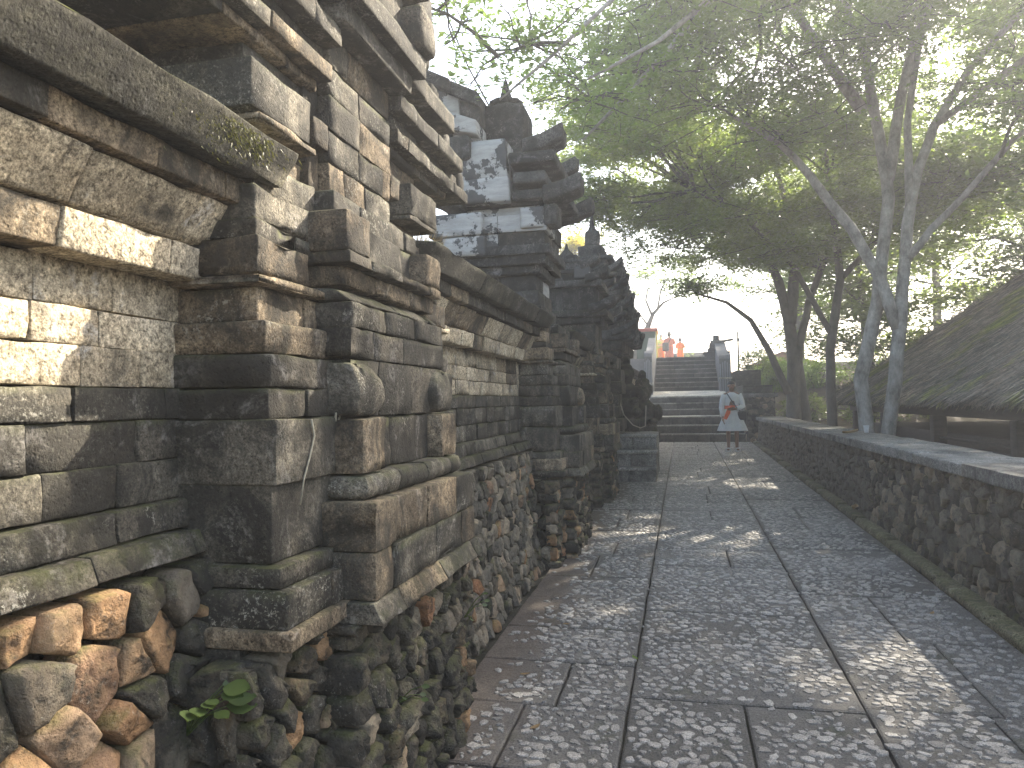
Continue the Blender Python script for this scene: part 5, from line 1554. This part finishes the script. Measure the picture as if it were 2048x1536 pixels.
def person(x, y, z, h, face, arms, label, legs_z=0.0):
    """standing figure; face = -1 looks to -Y (towards the camera), +1 looks away"""
    t = empty('person', (x, y, z), label, 'person')
    k = h / 1.6
    def P(a, b, c, r): return (x + a * k, y + b * face * k, z + c * k, r * k)
    J = {'pelvis': P(0, 0, 0.86, 0.125), 'waist': P(0, 0.0, 1.00, 0.105), 'chest': P(0, 0.01, 1.17, 0.115), 'collar': P(0, 0, 1.30, 0.085), 'neck': P(0, 0.0, 1.36, 0.048), 'jaw': P(0, 0.022, 1.425, 0.062), 'head': P(0, 0.010, 1.50, 0.082), 'top': P(0, 0.0, 1.555, 0.058), 'nose': P(0, 0.098, 1.468, 0.010)}
    E = [('pelvis', 'waist'), ('waist', 'chest'), ('chest', 'collar'), ('collar', 'neck'), ('neck', 'jaw'), ('jaw', 'head'), ('head', 'top'), ('jaw', 'nose')]
    for s_, n in ((-1, 'l'), (1, 'r')):
        J['hip' + n] = P(0.085 * s_, 0, 0.80, 0.085); J['knee' + n] = P(0.09 * s_, 0.012, 0.46, 0.055); J['calf' + n] = P(0.09 * s_, -0.012, 0.32, 0.052); J['ankle' + n] = P(0.092 * s_, -0.02, 0.09, 0.034); J['heel' + n] = P(0.094 * s_, -0.01, 0.045, 0.036); J['toe' + n] = P(0.11 * s_, 0.15, 0.03, 0.030)
        E += [('pelvis', 'hip' + n), ('hip' + n, 'knee' + n), ('knee' + n, 'calf' + n), ('calf' + n, 'ankle' + n), ('ankle' + n, 'heel' + n), ('heel' + n, 'toe' + n)]
        J['ear' + n] = P(0.088 * s_, 0.0, 1.475, 0.014); E += [('head', 'ear' + n)]
        sh, el, wr_, dirv = arms[n]
        J['sh' + n] = P(*sh, 0.055); J['el' + n] = P(*el, 0.042); J['wr' + n] = P(*wr_, 0.027)
        d = Vector(dirv).normalized(); w = Vector(wr_)
        pm = w + d * 0.06
        J['palm' + n] = P(*pm, 0.031)
        E += [('collar', 'sh' + n), ('sh' + n, 'el' + n), ('el' + n, 'wr' + n), ('wr' + n, 'palm' + n)]
        side = d.cross(Vector((s_, 0.2, 0.1))).normalized()
        for fi, (off, ln) in enumerate(((-0.024, 0.062), (-0.008, 0.075), (0.008, 0.070), (0.023, 0.055))):
            b = pm + side * off + d * 0.03; m_ = b + d * ln * 0.55 + Vector((-s_ * 0.008, 0.004, 0)); e = m_ + d * ln * 0.40 + Vector((-s_ * 0.014, 0.006, 0))
            J['f%d%s' % (fi, n)] = P(*b, 0.0095); J['g%d%s' % (fi, n)] = P(*m_, 0.0085); J['h%d%s' % (fi, n)] = P(*e, 0.0075)
            E += [('palm' + n, 'f%d%s' % (fi, n)), ('f%d%s' % (fi, n), 'g%d%s' % (fi, n)), ('g%d%s' % (fi, n), 'h%d%s' % (fi, n))]
        tb = w + d * 0.025 + side * -0.03; te = tb + d * 0.045 - side * 0.02
        J['tb' + n] = P(*tb, 0.011); J['te' + n] = P(*te, 0.009); E += [('palm' + n, 'tb' + n), ('tb' + n, 'te' + n)]
    skin_body('body', J, E, 'skin', t, 'pelvis')
    return t, P, k

def garment(t, P, k, face, prof, mat, name, folds=0.0, nf=9, sy=0.72, thick=True):
    """prof: (height, half width, centre dy); closed cloth shell around the trunk"""
    n = 40
    V = []; F = []
    zs = [p_[0] for p_ in prof]
    c0 = P(0, 0, 0, 0)
    for (zz_, hw, dy) in prof:
        t_ = (zs[0] - zz_) / (zs[0] - zs[-1] + 1e-9)
        for a in range(n):
            an = 2 * math.pi * a / n
            f = 1 + folds * t_ * t_ * math.sin(an * nf + 0.7 * math.sin(an * 2))
            V.append((c0[0] + hw * f * math.cos(an) * k, c0[1] + (hw * sy * f * math.sin(an) + dy) * face * k, c0[2] + zz_ * k))
    m = len(prof)
    for i in range(m - 1):
        for a in range(n):
            a2 = (a + 1) % n
            F.append((i * n + a, i * n + a2, (i + 1) * n + a2, (i + 1) * n + a))
    me = pmesh(name, [Vector(v) - t.location for v in V], F)
    o = link(name, me, mat, None, None, True); o.parent = t
    return o

def tube_on(t, name, mat, pts, rad, n=10, smooth=True):
    return MB().tube(pts, rad, n).build(name, mat, t, smooth)

arms_w = {'l': ((-0.165, 0, 1.27), (-0.22, -0.01, 1.00), (-0.205, 0.06, 0.76), (0.05, 0.25, -1)), 'r': ((0.165, 0, 1.27), (0.235, -0.03, 1.02), (0.06, 0.17, 0.96), (-1, 0.3, -0.05))}
w, P, k = person(1.03, 16.8, gz(16.8) + 0.002, 1.53, -1, arms_w, 'woman in white tunic and red sash standing at the foot of the stairs')
dress = garment(w, P, k, -1, [(1.335, 0.085, 0), (1.315, 0.13, 0), (1.28, 0.168, 0), (1.20, 0.178, 0.005), (1.08, 0.155, 0), (0.99, 0.145, 0), (0.90, 0.172, 0), (0.75, 0.215, 0), (0.67, 0.238, 0), (0.60, 0.262, 0), (0.53, 0.282, 0), (0.46, 0.300, 0)], 'white_cloth', 'tunic', 0.15, 8, 0.62)
for n, ps in (('l', [(-0.15, 0, 1.285), (-0.20, 0, 1.15), (-0.225, -0.01, 1.0), (-0.215, 0.03, 0.88), (-0.207, 0.055, 0.785)]), ('r', [(0.15, 0, 1.285), (0.21, -0.01, 1.15), (0.24, -0.03, 1.01), (0.17, 0.07, 0.985), (0.10, 0.14, 0.965)])):
    tube_on(w, 'sleeve', 'white_cloth', [P(*q, 0)[:3] for q in ps], [0.072 * k, 0.066 * k, 0.060 * k, 0.056 * k, 0.058 * k], 12)
garment(w, P, k, -1, [(1.035, 0.157, 0), (1.0, 0.160, 0), (0.955, 0.163, 0)], 'sash_cloth', 'sash', 0.0, 9, 0.70)
sash_ = [c for c in w.children if c.name.startswith('sash')][0]
MB().add([P(a, b, c, 0)[:3] for a, b, c in [(-0.10, 0.125, 1.0), (-0.02, 0.135, 1.0), (-0.05, 0.18, 0.86), (-0.13, 0.19, 0.72), (-0.20, 0.175, 0.74), (-0.15, 0.16, 0.87), (-0.09, 0.110, 1.0), (-0.03, 0.12, 1.0), (-0.06, 0.165, 0.86), (-0.14, 0.175, 0.72), (-0.19, 0.16, 0.74), (-0.14, 0.145, 0.87)]], [(0, 1, 2, 5), (5, 2, 3, 4), (6, 11, 8, 7), (11, 10, 9, 8), (0, 6, 7, 1), (1, 7, 8, 2), (2, 8, 9, 3), (3, 9, 10, 4), (4, 10, 11, 5), (5, 11, 6, 0)]).build('sash_tail', 'sash_cloth', w).parent = sash_
MB().lathe([(0.01, -0.035), (0.045, -0.02), (0.05, 0.01), (0.03, 0.035), (0.01, 0.04)], P(-0.02, 0.135, 1.0, 0)[:3], 10, 1, 0.6).build('sash_knot', 'sash_cloth', w, True).parent = sash_
MB().lathe([(0.02, 1.43), (0.074, 1.45), (0.090, 1.49), (0.092, 1.53), (0.075, 1.575), (0.03, 1.60)], (w.location.x, w.location.y + 0.022, w.location.z - 1.6 * (k - 1) * 0 + 0), 16, 1, 1).build('hair', 'hair', w, True).scale = (1, 1, 1)
hr = [c for c in w.children if c.name.startswith('hair')][0]
for v in hr.data.vertices:
    v.co.z = w.location.z + (v.co.z - w.location.z) * k
    v.co.x = w.location.x + (v.co.x - w.location.x) * k
for sx in (-1, 1):
    c_ = P(0.030 * sx, 0.078, 1.492, 0)
    MB().lathe([(0.002, -0.007), (0.011, -0.003), (0.011, 0.003), (0.002, 0.007)], c_[:3], 8, 1, 0.5).build('eye', 'hair', w, True)
    c_ = P(0.105 * sx, 0.05, 0, 0)
    sd_ = MB().prism([(c_[0] - 0.045 * k, c_[1] + 0.10 * k), (c_[0] + 0.045 * k, c_[1] + 0.10 * k), (c_[0] + 0.05 * k, c_[1] - 0.13 * k), (c_[0] - 0.05 * k, c_[1] - 0.13 * k)], 'z', w.location.z, w.location.z + 0.02)
    sd_ = sd_.build('sandal', 'sandal_white', w)
    MB().tube([(c_[0] - 0.05 * k, c_[1] - 0.05, w.location.z + 0.015), (c_[0] - 0.03 * k, c_[1] - 0.055, w.location.z + 0.065), (c_[0] + 0.03 * k, c_[1] - 0.055, w.location.z + 0.065), (c_[0] + 0.05 * k, c_[1] - 0.05, w.location.z + 0.015)], 0.016, 8).build('sandal_strap', 'sandal_white', sd_, True)
MB().tube([P(-0.02, 0.088, 1.445, 0)[:3], P(0, 0.092, 1.443, 0)[:3], P(0.02, 0.088, 1.445, 0)[:3]], 0.005 * k, 6).build('mouth', 'red_paint', w, True)
bag = empty('shoulder_bag', P(0.22, 0.06, 0.80, 0)[:3], 'small dark shoulder bag on a black strap worn by the woman', 'bag')
b0 = P(0.215, 0.06, 0.82, 0)
block('pouch', (b0[0] - 0.10, b0[1] - 0.05, b0[2] - 0.11), (b0[0] + 0.09, b0[1] + 0.04, b0[2] + 0.08), 'black_leather', bag, 0.03, 0.004, 2)
MB().tube([P(-0.115, -0.02, 1.345, 0)[:3], P(-0.10, 0.085, 1.30, 0)[:3], P(-0.02, 0.140, 1.16, 0)[:3], P(0.07, 0.135, 1.03, 0)[:3], P(0.15, 0.14, 0.92, 0)[:3], P(0.20, 0.10, 0.87, 0)[:3]], 0.013, 8).build('strap', 'black_leather', bag, True)

hang = {'l': ((-0.165, 0, 1.27), (-0.215, -0.01, 1.02), (-0.20, 0.05, 0.80), (0, 0.15, -1)), 'r': ((0.165, 0, 1.27), (0.215, -0.01, 1.02), (0.20, 0.05, 0.80), (0, 0.15, -1))}
def visitor(x, y, h, label, top, skirt, hairm, bun):
    t, P, k = person(x, y, 2.927, h, 1, hang, label)
    garment(t, P, k, 1, [(1.34, 0.08, 0), (1.31, 0.13, 0), (1.27, 0.172, 0), (1.15, 0.178, 0), (1.0, 0.160, 0), (0.90, 0.178, 0)], top, 'blouse', 0.02, 6, 0.66)
    garment(t, P, k, 1, [(0.97, 0.168, 0), (0.86, 0.185, 0), (0.6, 0.178, 0), (0.3, 0.170, 0), (0.10, 0.180, 0)], skirt, 'sarong', 0.05, 7, 0.72)
    garment(t, P, k, 1, [(1.0, 0.170, 0), (0.93, 0.182, 0)], 'yellow_paint' if skirt == 'orange_cloth' else 'sash_cloth', 'waist_sash', 0.0, 6, 0.72)
    for sx in (-1, 1):
        tube_on(t, 'sleeve', top, [P(0.15 * sx, 0, 1.285, 0)[:3], P(0.195 * sx, 0, 1.15, 0)[:3], P(0.215 * sx, -0.01, 1.03, 0)[:3]], [0.07 * k, 0.062 * k, 0.058 * k], 10)
    c_ = P(0, -0.012, 0, 0)
    hr_ = MB().lathe([(0.03 * k, 1.40 * k), (0.080 * k, 1.43 * k), (0.096 * k, 1.49 * k), (0.094 * k, 1.54 * k), (0.07 * k, 1.59 * k), (0.02 * k, 1.612 * k)], (c_[0], c_[1], 2.927), 14)
    hr_ = hr_.build('hair', hairm, t, True)
    if bun:
        c_ = P(0, -0.02, 1.62, 0)
        MB().lathe([(0.01, -0.05), (0.05, -0.03), (0.055, 0.01), (0.02, 0.045)], c_[:3], 10).build('hair_bun', hairm, hr_, True)
    return t, P, k
hang = {'l': ((-0.165, 0, 1.27), (-0.26, -0.03, 1.05), (-0.16, 0.10, 0.96), (0.9, 0.2, -0.3)), 'r': ((0.165, 0, 1.27), (0.225, 0.02, 1.02), (0.21, 0.12, 0.82), (0, 0.3, -1))}
visitor(-0.95, 35.0, 1.54, 'visitor in peach top and orange sarong, leftmost at stair head', 'peach_cloth', 'orange_cloth', 'sandal_white', False)
hang = {'l': ((-0.165, 0, 1.27), (-0.22, -0.02, 1.02), (-0.20, 0.06, 0.80), (0, 0.2, -1)), 'r': ((0.165, 0, 1.27), (0.26, 0.02, 1.06), (0.24, 0.14, 1.24), (-0.3, 0.5, 1))}
v2, P2, k2 = visitor(-0.56, 34.7, 1.57, 'visitor in red patterned dress with dark hair bun at stair head', 'print_cloth', 'print_cloth', 'hair', True)
hang = {'l': ((-0.165, 0, 1.27), (-0.25, 0.04, 1.06), (-0.08, 0.18, 1.10), (1, 0.3, 0.1)), 'r': ((0.165, 0, 1.27), (0.25, 0.04, 1.06), (0.08, 0.18, 1.10), (-1, 0.3, 0.1))}
visitor(-0.08, 35.2, 1.34, 'smallest visitor in bright orange sarong at the stair head', 'orange_cloth', 'orange_cloth', 'hair', False)
bp = empty('backpack', (-0.76, 34.5, 3.9), 'black round bag on the back of the red dressed visitor', 'bag')
block('pack', (-0.87, 34.40, 3.62), (-0.58, 34.58, 4.02), 'black_leather', bp, 0.07, 0.01, 2)
MB().tube([(-0.60, 34.55, 4.0), (-0.50, 34.58, 4.2), (-0.46, 34.72, 4.25)], 0.018, 6).build('strap', 'black_leather', bp, True)

# ------------------------------------------------------------------ small things
def sprout(name, label, base, n, L, seed, leaf='leaf_plant'):
    rr = random.Random(seed)
    t = empty(name, base, label, 'plant')
    st_ = MB()
    for k_ in range(n):
        a = 2.4 * k_ + rr.uniform(-0.3, 0.3)
        tip = Vector(base) + Vector((0.035 + abs(math.cos(a)) * 0.045, math.sin(a) * 0.07, rr.uniform(0.01, 0.11)))
        st_.tube([base, Vector(base).lerp(tip, 0.6) + Vector((0, 0, 0.012)), tip], [0.0025, 0.002, 0.0014], 5)
        d = (tip - Vector(base)); d.z *= 0.2; d.normalize(); d = (d + Vector((0.25, -0.3, -0.1))).normalized()
        s_ = d.cross(Vector((0.6, -0.35, 0.7))).normalized(); nr = s_.cross(d)
        Lk = L * rr.uniform(0.7, 1.15)
        rows = []
        prof = [(0, 0.02), (0.15, 0.20), (0.35, 0.33), (0.6, 0.34), (0.82, 0.20), (1.0, 0.01)]
        V = []
        for q, w_ in prof:
            m_ = tip + d * Lk * q - nr * (0.10 * Lk * q * q)
            V += [m_ + s_ * w_ * Lk + nr * 0.05 * Lk, m_, m_ - s_ * w_ * Lk + nr * 0.05 * Lk]
        F = []
        for i in range(len(prof) - 1):
            for j in range(2):
                F.append((i * 3 + j, i * 3 + j + 1, (i + 1) * 3 + j + 1, (i + 1) * 3 + j))
        me = pmesh('leaf', [v - Vector(base) for v in V], F, [rr.uniform(0.2, 0.9)] * len(V))
        o = link('leaf', me, leaf, None, None, True); o.parent = t
    st_.build('stem', 'leaf_dark', t)
    return t
sprout('wall_plant', 'small bright green leafy plant growing from the rubble in the near corner', (-1.105, 1.475, 0.645), 10, 0.060, 51)
sprout('wall_plant', 'tiny green sprout in the dark rubble low on the near pier', (-0.92, 2.25, 0.42), 4, 0.026, 52)
sprout('wall_plant', 'little pale weed in the rubble foot before the second bay', (-0.90, 2.95, 0.5), 4, 0.026, 53)
rt = MB(); rt.tube([(-0.992, 1.85, 1.345), (-0.990, 1.862, 1.30), (-0.992, 1.84, 1.245), (-0.988, 1.80, 1.19), (-0.992, 1.785, 1.12)], [0.0034, 0.003, 0.003, 0.0026, 0.002], 6)
tag(rt.build('pale_root', 'root', None, True), 'thin pale root creeping down the front of near pier', 'root')
rt = MB(); rt.tube([(-1.00, 2.01, 1.345), (-1.003, 2.012, 1.30), (-1.0, 2.008, 1.25), (-1.002, 2.005, 1.19)], [0.0036, 0.003, 0.003, 0.0026], 6).tube([(-1.0, 2.011, 1.32), (-0.995, 2.0, 1.345), (-0.99, 1.995, 1.36)], [0.004, 0.004, 0.003], 5).tube([(-1.0, 2.011, 1.32), (-0.99, 2.02, 1.35)], [0.004, 0.003], 5)
tag(rt.build('pale_root', 'root', None, True), 'forked pale root in the corner between shoulder and middle of near pier', 'root')
rr = random.Random(77); pd = []
for _ in range(260):
    b = (-1.16 + rr.gauss(0, 0.02), 3.22 + rr.gauss(0, 0.045), 2.07)
    pd.append((b, (b[0] + rr.gauss(0.02, 0.03), b[1] + rr.gauss(0, 0.05), b[2] + rr.uniform(0.05, 0.14))))
V, T = strips(pd, 0.0018, 6)
tag(link('dry_tuft', big_mesh('dry_tuft', V, None, T), 'dry_grass'), 'tuft of dry straw coloured grass on the wall roof beside the tower', 'grass')
pd = []
for _ in range(900):      # moss beard hanging under the near roof slab
    y = 1.60 + rr.gauss(0, 0.085); z = 2.075 - abs(rr.gauss(0, 0.03)) - 0.03 * max(0, noise.noise(Vector((y * 30, 0, 0))))
    b = (-1.032 - (2.07 - z) * 0.5, y, z)
    pd.append((b, (b[0] + rr.uniform(0.001, 0.008), b[1] + rr.gauss(0, 0.004), b[2] - rr.uniform(0.003, 0.014))))
V, T = strips(pd, 0.0012, 8)
tag(link('moss_beard', big_mesh('moss_beard', V, None, T, np.repeat([rr.random() for _ in pd], 3)), 'moss_green'), 'bright moss hanging on the edge of near roof slab', 'moss')
cp = MB(); cp.lathe([(0.026, 0), (0.034, 0.085), (0.036, 0.088), (0.036, 0.09), (0.030, 0.088), (0.024, 0.01)], (2.25, 10.15, 0.926), 14)
tag(cp.build('plastic_cup', 'plastic', None, True), 'small clear plastic cup left standing on the parapet coping', 'cup')
def flat_leaf(name, c, L, az, label, mat='dry_leaf', tilt=0.2, cat='leaf'):
    d = Vector((math.cos(az), math.sin(az), 0)); s_ = Vector((-math.sin(az), math.cos(az), 0))
    V = []
    for q, w_, h_ in [(0, 0.01, 0.02), (0.25, 0.2, 0.0), (0.55, 0.24, 0.01), (0.8, 0.15, 0.05), (1.0, 0.01, 0.12)]:
        for j in (-1, 0, 1):
            V.append(Vector(c) + d * L * (q - 0.5) + s_ * L * w_ * j + Vector((0, 0, L * (h_ + 0.10 * abs(j) * tilt * 3) + 0.004)))
    F = [(i * 3 + j, i * 3 + j + 1, (i + 1) * 3 + j + 1, (i + 1) * 3 + j) for i in range(4) for j in range(2)]
    cc = Vector(c)
    o = link(name, pmesh(name, [v - cc for v in V], F, [0.6] * len(V)), mat, None, cc, True)
    return tag(o, label, cat)
flat_leaf('fallen_leaf', (2.02, 9.95, 0.926), 0.22, 0.4, 'pale curled leaf lying on the parapet coping before the cup', tilt=0.4)
flat_leaf('fallen_leaf', (1.76, 8.55, gz(8.5) + 0.06), 0.16, 1.2, 'pale dry leaf lying on the kerb under the parapet', tilt=0.5)
for i, (x, y, L, az, lb) in enumerate([(-0.78, 3.55, 0.05, 0.2, 'small pale leaf on the brown earth close to the rubble foot'), (-0.62, 3.0, 0.055, 0.9, 'narrow yellowish leaf on the slab near the bottom of picture'), (-0.27, 3.86, 0.05, 2.2, 'tiny green leaf on the joint where three slabs meet'), (-0.70, 4.35, 0.045, 0.1, 'small white leaf at the crossing of two paving joints'), (1.42, 4.9, 0.05, 1.0, 'small white scrap on the paving beside the kerb')]):
    flat_leaf('fallen_leaf', (x, y, gz(y) + 0.003), L, az, lb, 'leaf_fresh' if i == 2 else 'dry_leaf')
cb = MB(); cb.tube([(-2.05, 6.35, 5.0), (-1.95, 6.33, 4.75), (-1.80, 6.3, 4.38), (-1.62, 6.3, 4.02)], 0.008, 6)
tag(cb.build('hanging_twig', 'twig', None, True), 'long bare twig slanting down to the crown of white patched tower', 'twig')

# ------------------------------------------------------------------ haze in the air
HAZE = 0.0062
if HAZE > 0:
    hz = NT('haze_air')
    pv_ = hz.n('ShaderNodeVolumePrincipled')
    pv_.inputs['Color'].default_value = (0.93, 0.95, 1.0, 1)
    pv_.inputs['Density'].default_value = HAZE
    pv_.inputs['Anisotropy'].default_value = 0.55
    hz.l(pv_.outputs[0], hz.out.inputs['Volume'])
    MAT['haze_air'] = hz.m
    v_, f_ = plain_box((-122, -62, -2.0), (122, 162, 14.0))
    o = link('haze', pmesh('haze', v_, f_), 'haze_air')
    tag(o, 'thin sunlit haze filling the air', kind='stuff')
print('tris', sum(len(o.data.loop_triangles) if o.data.loop_triangles else len(o.data.polygons) * 2 for o in bpy.data.objects if o.type == 'MESH'), 'objects', len(bpy.data.objects))
